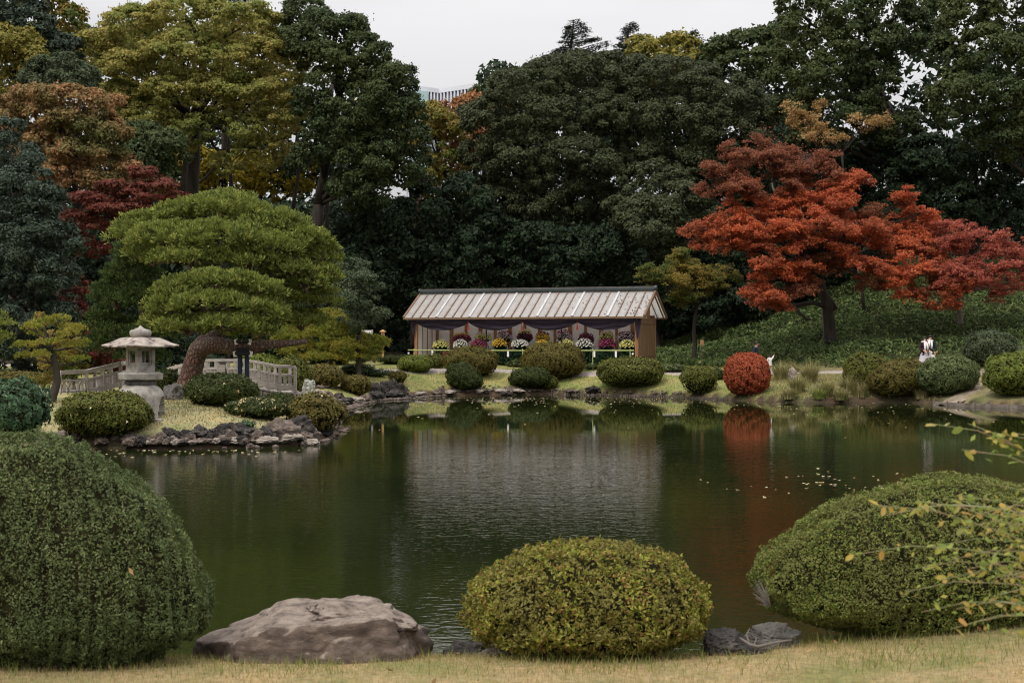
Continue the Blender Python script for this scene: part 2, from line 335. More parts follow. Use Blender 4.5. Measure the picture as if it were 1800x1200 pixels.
# ------------------------------------------------------------------ terrain function
def Wp(px, py, z=0.0):
    D = (CZ - z) * F / (py - 600.0); return ((px - 900) / F * D, D)
POND = [(-14,9),(-8,10.2),(-4,10.5),(-1,10.55),(1.2,10.6),(1.9,10.9),(3,11.7),(5,12.6),(8,13.6),(12,16),(18,21),(26,32),(31,45),(33,55),
        Wp(2100,722),Wp(1950,721),Wp(1800,718),Wp(1710,715),Wp(1650,711),Wp(1600,708),Wp(1520,707),Wp(1430,708),Wp(1350,706),Wp(1280,703),
        Wp(1200,699),Wp(1130,697),Wp(1050,695),Wp(960,693),Wp(860,695),Wp(780,696),Wp(720,699),Wp(680,702),Wp(650,706),Wp(618,713),
        Wp(592,724),(-7.4,50.4),(-8.6,51.0),(-9.2,55),(-9.8,61),(-12.0,61),(-12.2,56),(-11.6,52),(-9.3,50),(-6.9,47.4),
        Wp(603,752),Wp(592,764),Wp(565,775),Wp(520,783),Wp(450,787),Wp(380,788),Wp(300,790),Wp(230,790),Wp(160,788),Wp(100,784),
        (-11.2,34.2),(-10.5,32.5),(-10.2,30),(-9.7,25),(-9.2,20),(-9.2,15),(-14,12)]
PA = np.array(POND)
def sdist(x, y):
    """distance to the shore, positive on land"""
    x = np.asarray(x, float); y = np.asarray(y, float)
    d2 = np.full(x.shape, 1e18); ins = np.zeros(x.shape, bool)
    n = len(PA)
    for i in range(n):
        ax, ay = PA[i]; bx, by = PA[(i + 1) % n]
        ex, ey = bx - ax, by - ay
        t = np.clip(((x - ax) * ex + (y - ay) * ey) / (ex * ex + ey * ey), 0, 1)
        d2 = np.minimum(d2, (x - ax - t * ex) ** 2 + (y - ay - t * ey) ** 2)
        c = ((ay > y) != (by > y)); 
        with np.errstate(divide='ignore', invalid='ignore'):
            xi = (bx - ax) * (y - ay) / (by - ay + 1e-12) + ax
        ins ^= (c & (x < xi))
    d = np.sqrt(d2); return np.where(ins, -d, d)
def sm(a, b, x):
    t = np.clip((x - a) / (b - a), 0, 1); return t * t * (3 - 2 * t)
def wob(x, y):
    return (np.sin(x * .9 + 1.3) * np.cos(y * .7 + .4) + .5 * np.sin(x * 2.1 + y * 1.7)) * .5
def hgt(x, y):
    x = np.asarray(x, float); y = np.asarray(y, float)
    d = sdist(x, y)
    isl = sm(20, 30, y); far = sm(46, 60, y + 0.0 * x)
    zf = 1.55 - .38 * sm(5, 11, x)
    zmax = .52 * (1 - isl) + .98 * isl; zmax = zmax * (1 - far) + zf * far
    Ls = .55 * (1 - isl) + 2.1 * isl; Ls = Ls * (1 - far) + 3.3 * far
    dl = np.maximum(d, 0)
    z = .14 + (zmax - .14) * (1 - np.exp(-dl / Ls)) + wob(x, y) * .05 * sm(.5, 3, dl)
    z = z + (1 - isl) * .20 * sm(1.8, 4.6, x) * (1 - np.exp(-dl / 1.2))
    dd = np.clip(dl - 9.3, 0, None)
    z = z + far * sm(5, 24, x) * np.minimum(dd * .29, 5.2 + dd * .03)
    z = z + far * np.clip(y - 84, 0, 60) * .04
    zin = -.04 - np.minimum(-np.minimum(d, 0) * .9, 1.5)
    return np.where(d > 0, z, zin)
def gz(x, y): return float(hgt(np.array([x]), np.array([y]))[0])
_Dm = np.arange(6, 140, .05)
def hit(px, py):
    """the point of the ground seen at a pixel of the photograph"""
    xs = (px - 900) / F * _Dm; zr = CZ - (py - 600) / F * _Dm
    h = np.maximum(hgt(xs, _Dm), 0)
    k = np.argmax(zr <= h)
    if not (zr <= h).any(): k = len(_Dm) - 1
    return Vector((xs[k], _Dm[k], h[k]))
def at(px, py, D): return Vector(((px - 900) / F * D, D, CZ - (py - 600) / F * D))

# ------------------------------------------------------------------ ground, water, paths
def axis(segs):
    a = []
    for s0, s1, st in segs: a += list(np.arange(s0, s1, st))
    return np.array(a + [segs[-1][1]])
def build_terrain():
    xs = axis([(-900,-200,100),(-200,-60,14),(-60,-24,1.6),(-24,34,.42),(34,70,1.6),(70,200,13),(200,900,100)])
    ys = axis([(-60,4,6),(4,16,.25),(16,30,.6),(30,82,.38),(82,110,1.2),(110,260,15),(260,2400,214)])
    X, Y = np.meshgrid(xs, ys); Z = hgt(X, Y)
    n, m = X.shape
    v = np.stack([X.ravel(), Y.ravel(), Z.ravel()], 1)
    i = np.arange(n * m).reshape(n, m)
    f = np.stack([i[:-1,:-1].ravel(), i[:-1,1:].ravel(), i[1:,1:].ravel(), i[1:,:-1].ravel()], 1)
    me = np_mesh('ground', v, f, True)
    # what grows or lies where: straw-dry lawn, green lawn, bare soil, leaf litter under the wood
    d = sdist(X, Y); x, y = X, Y
    straw = np.array([.40,.305,.165]); green = np.array([.27,.255,.10]); soil = np.array([.085,.062,.042]); litter = np.array([.035,.028,.018])
    near = (1 - sm(24, 30, y)); isl = sm(24, 30, y) * (1 - sm(46, 52, y)); far = sm(46, 52, y)
    c = straw[None,None] * near[...,None] + np.array([.275,.245,.135]) * isl[...,None] + (green * .15 * isl[...,None]) + green[None,None] * far[...,None]
    dry = far * (sm(10.5, 14, x))
    c = c * (1 - dry[...,None]) + (np.array([.22,.19,.10]))[None,None] * dry[...,None]
    lit = far * sm(10.5, 13, d)
    c = c * (1 - lit[...,None]) + litter * lit[...,None]
    s_ = (d < .35) * 1.0 + (d < 0)
    s_ = np.clip(s_, 0, 1); c = c * (1 - s_[...,None]) + soil * s_[...,None]
    ca = me.color_attributes.new('ground_colour', 'FLOAT_COLOR', 'POINT')
    ca.data.foreach_set('color', np.concatenate([c.reshape(-1, 3), np.ones((n * m, 1))], 1).astype(np.float32).ravel())
    mt, t, p = new_mat('ground_turf')
    a = t.nodes.new('ShaderNodeAttribute'); a.attribute_name = 'ground_colour'
    n1 = noise_n(t, .9, 5, .65); r1 = ramp(t, [(.36,(.62,.80,.60)),(.52,(1,1,1)),(.68,(1.25,1.1,.95))]); t.links.new(n1.outputs['Fac'], r1.inputs[0])
    n2 = noise_n(t, 14, 5, .7); r2 = ramp(t, [(.3,(.55,.60,.5)),(.5,(1,1,1)),(.72,(1.3,1.22,1.1))]); t.links.new(n2.outputs['Fac'], r2.inputs[0])
    c1 = mixc(t, a.outputs['Color'], r1.outputs[0], 1.0, 'MULTIPLY'); c2 = mixc(t, c1, r2.outputs[0], 1.0, 'MULTIPLY')
    t.links.new(c2, p.inputs['Base Color']); p.inputs['Roughness'].default_value = .95; p.inputs['Specular IOR Level'].default_value = .1
    n3 = noise_n(t, 40, 5, .7); bump(t, p, n3.outputs['Fac'], .03)
    tag(link('ground', me, mt), kind='structure', label='lawns and earth banks round the pond')
build_terrain()

def build_water():
    m, t, p = new_mat('pond_water')
    g = t.nodes.new('ShaderNodeNewGeometry')
    n0 = noise_n(t, .12, 3, .5, vec=g.outputs['Position']); r0 = ramp(t, [(.35,(.009,.013,.004)),(.65,(.018,.023,.006))])
    t.links.new(n0.outputs['Fac'], r0.inputs[0]); t.links.new(r0.outputs[0], p.inputs['Base Color'])
    p.inputs['Roughness'].default_value = .02; p.inputs['IOR'].default_value = 1.333; p.inputs['Specular IOR Level'].default_value = .5
    # wind ripples: small waves everywhere, stronger away from the sheltered far bank
    s_ = t.nodes.new('ShaderNodeSeparateXYZ'); t.links.new(g.outputs['Position'], s_.inputs[0])
    mr = t.nodes.new('ShaderNodeMapRange'); mr.interpolation_type = 'SMOOTHSTEP'
    for k, v in (('From Min', 47.0), ('From Max', 26.0), ('To Min', .05), ('To Max', 1.0)): mr.inputs[k].default_value = v
    nn = noise_n(t, .10, 3, .5, vec=g.outputs['Position'], mapscale=(.6, 1.5, 1))
    ma = t.nodes.new('ShaderNodeMath'); ma.operation = 'MULTIPLY_ADD'; ma.inputs[1].default_value = 16; t.links.new(nn.outputs['Fac'], ma.inputs[0]); t.links.new(s_.outputs['Y'], ma.inputs[2])
    sb = t.nodes.new('ShaderNodeMath'); sb.operation = 'SUBTRACT'; sb.inputs[1].default_value = 8; t.links.new(ma.outputs[0], sb.inputs[0]); t.links.new(sb.outputs[0], mr.inputs['Value'])
    na = noise_n(t, 2.3, 3, .55, vec=g.outputs['Position'], mapscale=(.55, 1.3, 1))
    nb = noise_n(t, 9.0, 2, .5, vec=g.outputs['Position'], mapscale=(.6, 1.2, 1))
    b1 = t.nodes.new('ShaderNodeBump'); b1.inputs['Distance'].default_value = .0038; t.links.new(na.outputs['Fac'], b1.inputs['Height']); t.links.new(mr.outputs[0], b1.inputs['Strength'])
    b2 = t.nodes.new('ShaderNodeBump'); b2.inputs['Distance'].default_value = .0034; t.links.new(nb.outputs['Fac'], b2.inputs['Height']); t.links.new(mr.outputs[0], b2.inputs['Strength'])
    t.links.new(b1.outputs[0], b2.inputs['Normal']); t.links.new(b2.outputs[0], p.inputs['Normal'])
    me = np_mesh('water', [(-22,7,0),(40,7,0),(40,72,0),(-22,72,0)], [(0,1,2,3)])
    tag(link('pond_water', me, m), kind='structure', label='dark green pond with fine wind ripples')
build_water()

def ribbon(name, pts, width, mat, label, off=.035):
    pts = [Vector((p[0], p[1], 0)) for p in pts]
    P_ = []
    for i in range(len(pts) - 1):
        for k in range(8): P_.append(pts[i].lerp(pts[i + 1], k / 8))
    P_.append(pts[-1]); v = []; nx = 9
    for i, p in enumerate(P_):
        d = (P_[min(i + 1, len(P_) - 1)] - P_[max(i - 1, 0)]).normalized(); s_ = Vector((-d.y, d.x, 0))
        ww = width * (1 + .18 * math.sin(i * .9))
        for j in range(nx):
            q = p + s_ * ww * (j / (nx - 1) - .5); v.append((q.x, q.y, max(gz(q.x, q.y), .02) + off - .05 * (j in (0, nx - 1))))
    f = [(i*nx+j, i*nx+j+1, (i+1)*nx+j+1, (i+1)*nx+j) for i in range(len(P_)-1) for j in range(nx-1)]
    tag(link(name, np_mesh(name, v, np.array(f), True), mat), kind='structure', label=label)
ribbon('gravel_path', [(-30,64),(-16,66),(-10,67.5),(-6.5,70.0),(-3.5,72.2),(0,73),(4,72.0),(8,70.8),(12,69.9),(17,69.3),(21,69.5),(26,70.5),(34,74)], 1.5, M['gravel'], 'pale gravel path along the far bank')
ribbon('bridge_path', [(-30,44),(-19,45.5),(-16.5,46.5),(-14,48.6)], 2.0, M['gravel'], 'pale path leading to the bridge')
h1 = hit(1700, 690); h2 = hit(1735, 655)
ribbon('bank_path', [(h1.x-1.1,h1.y-1.2),(h1.x,h1.y),(h2.x-.4,h2.y),(h2.x+2.5,h2.y+1.5)], 1.0, M['earth'], 'worn earth path between the right hand shrubs')

# ------------------------------------------------------------------ foliage generators
def unit(v): return v / (np.linalg.norm(v, axis=1, keepdims=True) + 1e-9)
def leaf_tris(p, n, size, jit=.5, wide=.6):
    """one pointed triangle per leaf spray"""
    k = len(p); n = unit(n + rng.normal(0, jit, (k, 3)))
    a = unit(np.cross(n, rng.normal(0, 1, (k, 3)))); b = np.cross(n, a)
    s = (size * rng.uniform(.65, 1.35, k))[:, None]
    v = np.empty((k, 3, 3)); v[:, 0] = p + a * s; v[:, 1] = p - a * s * .5 + b * s * wide; v[:, 2] = p - a * s * .5 - b * s * wide
    return v.reshape(-1, 3), np.arange(3 * k).reshape(-1, 3)
def leaf_quads(p, n, size, jit=.5, wide=.45):
    k = len(p); n = unit(n + rng.normal(0, jit, (k, 3)))
    a = unit(np.cross(n, rng.normal(0, 1, (k, 3)))); b = np.cross(n, a)
    s = (size * rng.uniform(.65, 1.35, k))[:, None]
    v = np.empty((k, 4, 3)); v[:, 0] = p - a * s; v[:, 1] = p + b * s * wide - n * s * .12; v[:, 2] = p + a * s; v[:, 3] = p - b * s * wide - n * s * .12
    return v.reshape(-1, 3), np.arange(4 * k).reshape(-1, 4)
def needles(p, n, length, m=8, width=.022, spread=.9):
    """tufts of needles: m thin triangles round each axis; a tuft is one island"""
    k = len(p); vs_ = [p]; fs = []
    base = np.arange(k)
    nv = k
    for j in range(m):
        d = unit(n + rng.normal(0, spread * .6, (k, 3)) + np.array([0, 0, .25])); s_ = unit(np.cross(d, rng.normal(0, 1, (k, 3))))
        L_ = (length * rng.uniform(.7, 1.25, k))[:, None]
        q1 = p + d * L_ + s_ * width; q2 = p + d * L_ * .9 - s_ * width
        vs_ += [q1, q2]; fs.append(np.stack([base, base + nv, base + nv + k], 1)); nv += 2 * k
    return np.concatenate(vs_), np.concatenate(fs)
def inside(p, lobes, lim):
    keep = np.ones(len(p), bool)
    for c, r in lobes:
        q = (p - c) / r; keep &= (q * q).sum(1) > lim * lim
    return keep
def crown_points(lobes, sub, area, cover, flat=.65, up=.45, low=.35, core=.72, back=.3):
    """points and normals on knobbly clumps that cover the lobes of a crown"""
    P_, N_ = [], []
    for c, r in lobes:
        a, b, e = r
        ar = 4 * PI * (((a*b)**1.6 + (a*e)**1.6 + (b*e)**1.6) / 3) ** (1 / 1.6)
        ns = max(5, int(ar / (sub * sub * 1.7)))
        d = unit(rng.normal(0, 1, (ns, 3)))
        keep = rng.random(ns) < np.where(d[:, 1] > .35, back, 1.0) * np.where(d[:, 2] < -.25, low, 1.0)
        d = d[keep]; cc = c + d * r * rng.uniform(.80, 1.04, (len(d), 1)); nd = unit(d / r)
        kk = inside(cc, [l for l in lobes if l[0] is not c], .78); cc = cc[kk]; nd = nd[kk]
        if not len(cc): continue
        rs = sub * np.clip(np.exp(rng.normal(-.08, .38, len(cc))), .35, 2.0)
        per = np.maximum(3, (2 * PI * rs * rs * cover / area)).astype(int)
        idx = np.repeat(np.arange(len(cc)), per)
        ld = unit(rng.normal(0, 1, (len(idx), 3)) + nd[idx] * .8 + np.array([0, 0, up]))
        q = cc[idx] + ld * (rs[idx] * rng.uniform(.4, 1.0, len(idx)) * (1 + (rng.random(len(idx)) < .07) * rng.random(len(idx)) * .6))[:, None] * np.array([1, 1, flat])
        P_.append(q); N_.append(unit(ld + np.array([0, 0, .35])))
    P_ = np.concatenate(P_); N_ = np.concatenate(N_)
    k = inside(P_, lobes, core)
    return P_[k], N_[k]
def px_lobes(lst, D, bulge=2.5, deep=1.0):
    """crown lobes given where they show, spread in depth so that the crown is round"""
    A = np.array([(l[0], l[1]) for l in lst], float); c = A.mean(0); dd = np.linalg.norm(A - c, axis=1); mxd = dd.max() + 1
    res = []
    for i, l in enumerate(lst):
        off = -bulge * math.sqrt(max(0, 1 - (dd[i] / mxd) ** 2)) + (l[4] if len(l) > 4 else 0)
        Di = D + off; p = at(l[0], l[1], Di); sc = Di / F
        res.append((np.array(p), np.array([l[2] * sc, l[2] * sc * deep, l[3] * sc])))
    return res
def wavy(a, b, n=6, amp=.06, sag=0):
    a = Vector(a); b = Vector(b); L_ = (b - a).length; pts = []
    for i in range(n + 1):
        t = i / n; q = a.lerp(b, t)
        k = math.sin(t * PI) * amp * L_
        pts.append(q + Vector((random.uniform(-1, 1), random.uniform(-1, 1), random.uniform(-.5, .5))) * k * .6 + Vector((0, 0, -sag * math.sin(t * PI))))
    return pts
QF = 1.0
def tree(name, label, cat, mat, D, base_px, lst, bark='bark', tr=.3, size=.2, sub=.8, cover=1.25, bulge=2.5, deep=1.0, fork=None,
         flat=.65, wide=.6, jit=.5, group=None, style='tri', up=.45, core=.72, back=.3, limbs=True, twigs=0, low=.35, base_y=None, mats=None, fill=.22):
    lobes = px_lobes(lst, D, bulge, deep)
    bx = (base_px - 900) / F * D; by = D; bz = max(gz(bx, by), 0) - .1
    root = empty(name, (bx, by, bz), 0, label, cat, group); o0 = np.array([bx, by, bz])
    area = (.9 if style == 'tri' else 1.0) * size * size * (wide / .6)
    P_, N_ = crown_points(lobes, sub, area, cover * QF, flat, up, low, core, back)
    # twigs and shaded leaves deep in the crown
    FP, FN = [], []
    for c, r in lobes:
        nf = int(fill * 4 * PI * r[0] * r[2] / (size * size * 2.2)); d_ = unit(rng.normal(0, 1, (nf, 3)))
        FP.append(c + d_ * r * (rng.random((nf, 1)) ** .5 * .78)); FN.append(d_)
    FP = np.concatenate(FP); FN = np.concatenate(FN)
    if style == 'needle': v, f = needles(P_, N_, size, 7, size * .11)
    elif style == 'quad': v, f = leaf_quads(P_, N_, size, jit, wide)
    else: v, f = leaf_tris(P_, N_, size, jit, wide)
    v2, f2 = leaf_tris(FP, FN, size * 1.5, .8, .6)
    if f.shape[1] == 3 and len(f2): f = np.concatenate([f, f2 + len(v)]); v = np.concatenate([v, v2])
    link('crown', np_mesh('crown', v - o0, f), LM[mat], root)
    mb = MB(); cs = [Vector(c) - Vector(o0) for c, r in lobes]
    zt = min(c.z for c in cs); zmx = max(c.z for c in cs)
    if fork is None: fk = Vector((sum(c.x for c in cs) / len(cs) * .5, 0, max(1.2, zt * .75)))
    else: fk = at(fork[0], fork[1], D) - Vector(o0)
    mb.tube(wavy((0, 0, -.3), fk, 7, .03), [tr * (1.25 - .35 * i / 7) + (.25 * tr if i == 0 else 0) for i in range(8)], 9)
    top = fk + (Vector((sum(c.x for c in cs) / len(cs), sum(c.y for c in cs) / len(cs), zmx)) - fk) * .8
    ax = wavy(fk, top, 6, .05); mb.tube(ax, [tr * (.85 - .11 * i) for i in range(7)], 7)
    if limbs:
        for c in cs:
            k = min(range(7), key=lambda i: abs(ax[i].z - (c.z - .6 * (c - ax[i]).length)))
            st = ax[min(k, 5)]; L_ = (c - st).length
            if L_ > .5:
                mb.tube(wavy(st, c, 5, .09, -.04 * L_), [tr * (.42 - .07 * i) for i in range(6)], 5)
                for _ in range(twigs):
                    e = c + Vector((random.gauss(0, .5), random.gauss(0, .5), random.gauss(0, .35))) * L_ * .45
                    mb.tube(wavy(st.lerp(c, random.uniform(.5, .95)), e, 3, .08), [tr * .13, tr * .1, tr * .07, tr * .03], 4, False)
    mb.build('trunk', M[bark], root, True)
    return root

# ------------------------------------------------------------------ the wood behind
# far fill: the wood goes on behind the trees that can be told apart
def distant_wood():
    lobes = []
    for row, (D, y0, y1, st) in enumerate([(118, 300, 560, 95), (104, 400, 600, 85), (96, 520, 640, 75)]):
        for x in np.arange(-500, 2400, st):
            if row == 0 and 760 < x < 830: pass
            for y in np.arange(y0, y1, st * .75):
                Dj = D + rng.uniform(-3, 3)
                yt = y + (150 if (row == 0 and 720 < x < 900) else 0)
                c = np.array(at(x + rng.uniform(-25, 25), yt + rng.uniform(-15, 15), Dj)); r = Dj / F * st * rng.uniform(.6, .85)
                if c[2] < 0: continue
                lobes.append((c, np.array([r, r, r * .8])))
    for x0, x1, y0, y1, D, st in ((-300, 150, 90, 330, 108, 85), (1450, 2300, 110, 330, 104, 85), (880, 1400, 150, 330, 108, 70), (520, 740, 190, 330, 108, 75), (150, 520, 235, 330, 116, 75)):
        for x in np.arange(x0, x1, st):
            for y in np.arange(y0, y1, st * .7):
                c = np.array(at(x + rng.uniform(-20, 20), y + rng.uniform(-15, 15), D + rng.uniform(-3, 3))); r = D / F * st * rng.uniform(.55, .8); lobes.append((c, np.array([r, r, r * .8])))
    P_, N_ = [], []
    for c, r in lobes:
        n = 300; d = unit(rng.normal(0, 1, (n, 3)) + np.array([0, -.5, .3]))
        P_.append(c + d * r * rng.uniform(.7, 1.05, (n, 1))); N_.append(d)
    P_ = np.concatenate(P_); N_ = np.concatenate(N_)
    v, f = leaf_tris(P_, N_, .31, .6, .6)
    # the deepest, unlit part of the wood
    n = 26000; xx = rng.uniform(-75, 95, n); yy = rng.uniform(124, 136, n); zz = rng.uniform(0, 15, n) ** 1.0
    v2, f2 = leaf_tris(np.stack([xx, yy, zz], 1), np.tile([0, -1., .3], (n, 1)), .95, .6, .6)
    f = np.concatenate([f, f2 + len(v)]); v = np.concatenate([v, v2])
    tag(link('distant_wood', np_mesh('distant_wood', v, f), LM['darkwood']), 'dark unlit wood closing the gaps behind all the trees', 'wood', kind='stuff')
distant_wood()

T = tree
# centre: the great domed evergreens
T('evergreen_tree', 'broad dome shaped dark evergreen left of centre, directly behind the pavilion roof', 'tree', 'castanopsis', 96, 940,
  [(935,165,80,42),(1005,140,80,42),(1060,135,50,35),(885,215,65,42),(960,215,80,48),(1040,210,70,48),(870,275,55,42),(930,290,75,48),(1010,290,80,50),(890,350,65,45),(965,365,80,45),(1040,370,65,50)],
  tr=.5, size=.10, sub=.48, cover=1.2, bulge=5, flat=.7, jit=.45, core=.85, fill=.4, group='domed evergreens behind the pavilion')
T('evergreen_tree', 'broad dome shaped evergreen rising behind the left side of the red maple', 'tree', 'castanopsis', 97, 1210,
  [(1110,150,65,42),(1180,150,70,45),(1240,165,60,45),(1120,215,70,50),(1200,220,75,50),(1285,195,60,45),(1340,215,45,48),(1270,260,75,50),(1340,275,50,45),(1150,280,70,48),(1220,300,70,45),(1290,325,70,45)],
  tr=.5, size=.10, sub=.48, cover=1.2, bulge=5, flat=.7, jit=.45, core=.85, fill=.4, group='domed evergreens behind the pavilion')
T('evergreen_tree', 'lower rounded evergreen with smooth domed crown above the right end of the pavilion roof', 'tree', 'castanopsis', 90, 1150,
  [(1140,330,55,38),(1110,365,45,35),(1180,360,55,38),(1150,395,60,35),(1210,395,40,32),(1110,410,35,25),(1180,425,40,22)],
  tr=.35, size=.11, sub=.5, cover=1.35, bulge=3, flat=.75, jit=.35, core=.85)
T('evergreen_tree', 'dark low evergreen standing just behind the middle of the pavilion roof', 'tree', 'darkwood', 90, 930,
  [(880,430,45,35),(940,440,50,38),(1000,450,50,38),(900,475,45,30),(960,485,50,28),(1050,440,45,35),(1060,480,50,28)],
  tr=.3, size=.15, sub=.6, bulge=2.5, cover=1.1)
# right: the tall camphor trees
T('camphor_tree', 'tall dark evergreen at top right, its bare trunk rising above the red maple', 'tree', 'camphor', 88, 1640,
  [(1470,30,60,50),(1540,20,60,50),(1600,70,55,45),(1420,75,50,45),(1500,90,60,45),(1450,140,60,42),(1530,150,50,40),(1400,135,40,40),(1480,200,55,35),(1400,200,45,32),(1570,230,45,30),(1640,25,50,45),(1440,245,45,25),(1402,22,38,34),(1395,62,40,32)],
  tr=.55, size=.12, sub=.5, cover=1.25, bulge=4, deep=.9, fork=(1622,330), group='tall evergreens on the right', core=.8)
T('camphor_tree', 'tall dark evergreen in the top right corner with layered branches reaching left', 'tree', 'camphor', 80, 1880,
  [(1710,35,50,40),(1790,20,60,50),(1740,90,50,35),(1800,110,50,45),(1690,165,55,32),(1750,170,50,35),(1800,190,40,40),(1700,205,50,22),(1780,245,50,30),(1730,250,40,22),(1860,60,60,60),(1860,200,60,60),(1670,95,25,30)],
  tr=.28, size=.12, sub=.5, cover=1.25, bulge=3, deep=.9, group='tall evergreens on the right', core=.8)
T('evergreen_tree', 'dense dark evergreen thicket tree between the red maple and the right edge', 'tree', 'darkwood', 87, 1720,
  [(1560,300,60,50),(1640,290,60,50),(1720,290,60,50),(1800,290,60,55),(1600,370,60,45),(1680,370,60,45),(1760,380,60,45),(1820,400,50,50),(1860,320,50,50)],
  tr=.35, size=.135, sub=.6, cover=1.15, bulge=3)
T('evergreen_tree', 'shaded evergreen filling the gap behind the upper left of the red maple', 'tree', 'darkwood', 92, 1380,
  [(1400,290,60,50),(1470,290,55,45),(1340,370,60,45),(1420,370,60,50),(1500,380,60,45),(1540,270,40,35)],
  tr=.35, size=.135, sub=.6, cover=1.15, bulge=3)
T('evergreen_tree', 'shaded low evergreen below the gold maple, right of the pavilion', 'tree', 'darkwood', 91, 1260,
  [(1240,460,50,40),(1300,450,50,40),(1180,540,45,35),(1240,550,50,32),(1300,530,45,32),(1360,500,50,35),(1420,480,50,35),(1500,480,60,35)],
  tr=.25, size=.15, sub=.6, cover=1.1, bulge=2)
# skyline behind
T('deciduous_tree', 'olive yellow tree top showing on the skyline above the centre', 'tree', 'oliveyellow', 108, 1170,
  [(1125,100,32,22),(1165,92,38,22),(1205,95,38,22),(1240,108,28,20),(1180,120,60,20)], tr=.3, size=.2, sub=.7, bulge=2, twigs=2)
T('broadleaf_tree', 'rough dark tree top on the skyline just right of the white building', 'tree', 'camphor', 104, 890,
  [(855,165,25,22),(890,155,32,24),(925,142,32,22),(900,185,40,25)], tr=.3, size=.17, sub=.55, bulge=2)
T('broadleaf_tree', 'rough dark tree top on the skyline left of the tall right hand evergreen', 'tree', 'camphor', 104, 1300,
  [(1265,90,30,20),(1300,85,32,22),(1340,80,32,25),(1370,70,28,28),(1320,115,60,25)], tr=.3, size=.17, sub=.55, bulge=2)
# left of centre
T('evergreen_tree', 'tall ragged dark evergreen left of the gap of sky, branches showing inside', 'tree', 'camphor', 86, 545,
  [(540,35,38,32),(585,60,45,32),(530,85,35,32),(640,100,42,35),(590,120,45,35),(690,150,38,32),(655,185,50,38),(720,200,30,30),(600,215,45,35),(700,245,45,38),(545,180,30,30),(560,270,35,30),(645,275,50,38),(715,300,45,38),(640,330,60,35)],
  tr=.4, size=.11, sub=.5, cover=1.15, bulge=3.5, fork=(560,360), twigs=2, core=.7, fill=.5)
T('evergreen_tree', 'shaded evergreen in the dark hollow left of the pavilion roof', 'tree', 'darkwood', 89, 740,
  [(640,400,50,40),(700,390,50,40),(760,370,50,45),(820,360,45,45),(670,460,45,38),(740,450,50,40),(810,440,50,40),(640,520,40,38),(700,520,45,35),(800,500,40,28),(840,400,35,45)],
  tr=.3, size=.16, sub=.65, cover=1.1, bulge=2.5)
T('broadleaf_tree', 'grey green feathery tree beside the right edge of the big pine', 'tree', 'yewgrey', 66, 630,
  [(620,480,22,25),(640,510,26,28),(615,520,22,25),(645,555,25,25),(620,560,20,25)], tr=.12, size=.09, sub=.4, cover=.8, bulge=1, wide=.35)
T('cherry_tree', 'small orange leaved tree below the white building', 'tree', 'rust', 98, 830,
  [(800,195,22,16),(850,188,30,16),(820,205,24,16),(770,235,24,20),(830,225,34,24),(790,245,24,22),(835,265,30,25),(800,290,30,25),(870,185,18,12)], bark='bark', tr=.2, size=.15, sub=.55, cover=.7, bulge=1.5, twigs=6, fork=(835,290), core=.3)
T('broadleaf_tree', 'green and gold tree under the small orange tree', 'tree', 'goldmaple', 96, 760,
  [(758,205,28,18),(740,225,30,22),(790,235,28,20),(745,260,34,28),(790,285,32,26),(770,320,40,32),(815,345,34,30)], tr=.2, size=.15, sub=.55, cover=.8, bulge=1.5)
T('zelkova_tree', 'very large yellow green autumn tree with dark forking branches, tallest on the left', 'tree', 'zelkova', 88, 338,
  [(330,30,75,35),(250,55,60,38),(415,45,70,38),(185,85,50,38),(320,100,70,38),(400,110,60,35),(470,95,50,42),(240,125,55,32),(495,145,40,38),(300,165,55,28),(370,165,50,28),(440,165,50,32),(210,175,45,30),(260,210,40,25),(345,225,40,22),(420,225,40,25),(485,215,40,28),(450,270,45,28),(400,290,30,20),(505,180,30,28),(500,265,25,25),(310,250,30,16)],
  tr=.42, size=.10, sub=.46, cover=1.0, bulge=4, fork=(342,215), twigs=4, flat=.5, core=.6)
T('deciduous_tree', 'olive tree filling the gaps behind the very large yellow green tree', 'tree', 'oliveyellow', 104, 300,
  [(200,110,60,45),(280,80,60,45),(360,100,60,45),(440,90,60,45),(500,130,45,40),(240,180,60,40),(330,180,60,40),(420,190,60,40),(490,210,50,40),(200,240,45,30),(290,250,50,30)], tr=.25, size=.16, sub=.6, cover=.8, bulge=1)
T('ginkgo_tree', 'bright yellow tree glowing low behind the trunks of the yellow green tree', 'tree', 'ginkgo', 112, 420,
  [(340,300,55,35),(420,310,60,38),(490,320,50,38),(300,330,40,25),(600,245,35,35),(560,310,40,30),(620,200,20,25)], tr=.3, size=.2, sub=.8, cover=1.2, bulge=1)
T('broadleaf_tree', 'mid green rounded tree in front of the left foot of the yellow green tree', 'tree', 'camphor', 78, 265,
  [(240,245,38,20),(280,258,36,22),(300,285,25,20),(255,280,42,24),(280,310,30,18)], tr=.2, size=.13, sub=.5, bulge=1.5)
T('cherry_tree', 'large cherry with orange brown leaves at upper left', 'tree', 'cherry', 74, 130,
  [(110,180,45,25),(155,190,45,28),(75,215,40,28),(135,225,50,28),(185,240,35,28),(20,200,35,30),(20,250,45,32),(90,265,50,28),(150,275,50,28),(205,290,35,25),(110,310,50,25),(180,320,40,25),(60,175,30,18),(230,330,35,20)],
  tr=.25, size=.10, sub=.42, cover=1.0, bulge=2.5, twigs=3, core=.6)
T('broadleaf_tree', 'yellow green tree against the left edge above the orange cherry', 'tree', 'oliveyellow', 82, 20,
  [(15,85,35,30),(40,120,30,30),(10,130,30,28),(50,80,25,22),(20,160,35,25)], tr=.2, size=.14, sub=.5, bulge=1.5)
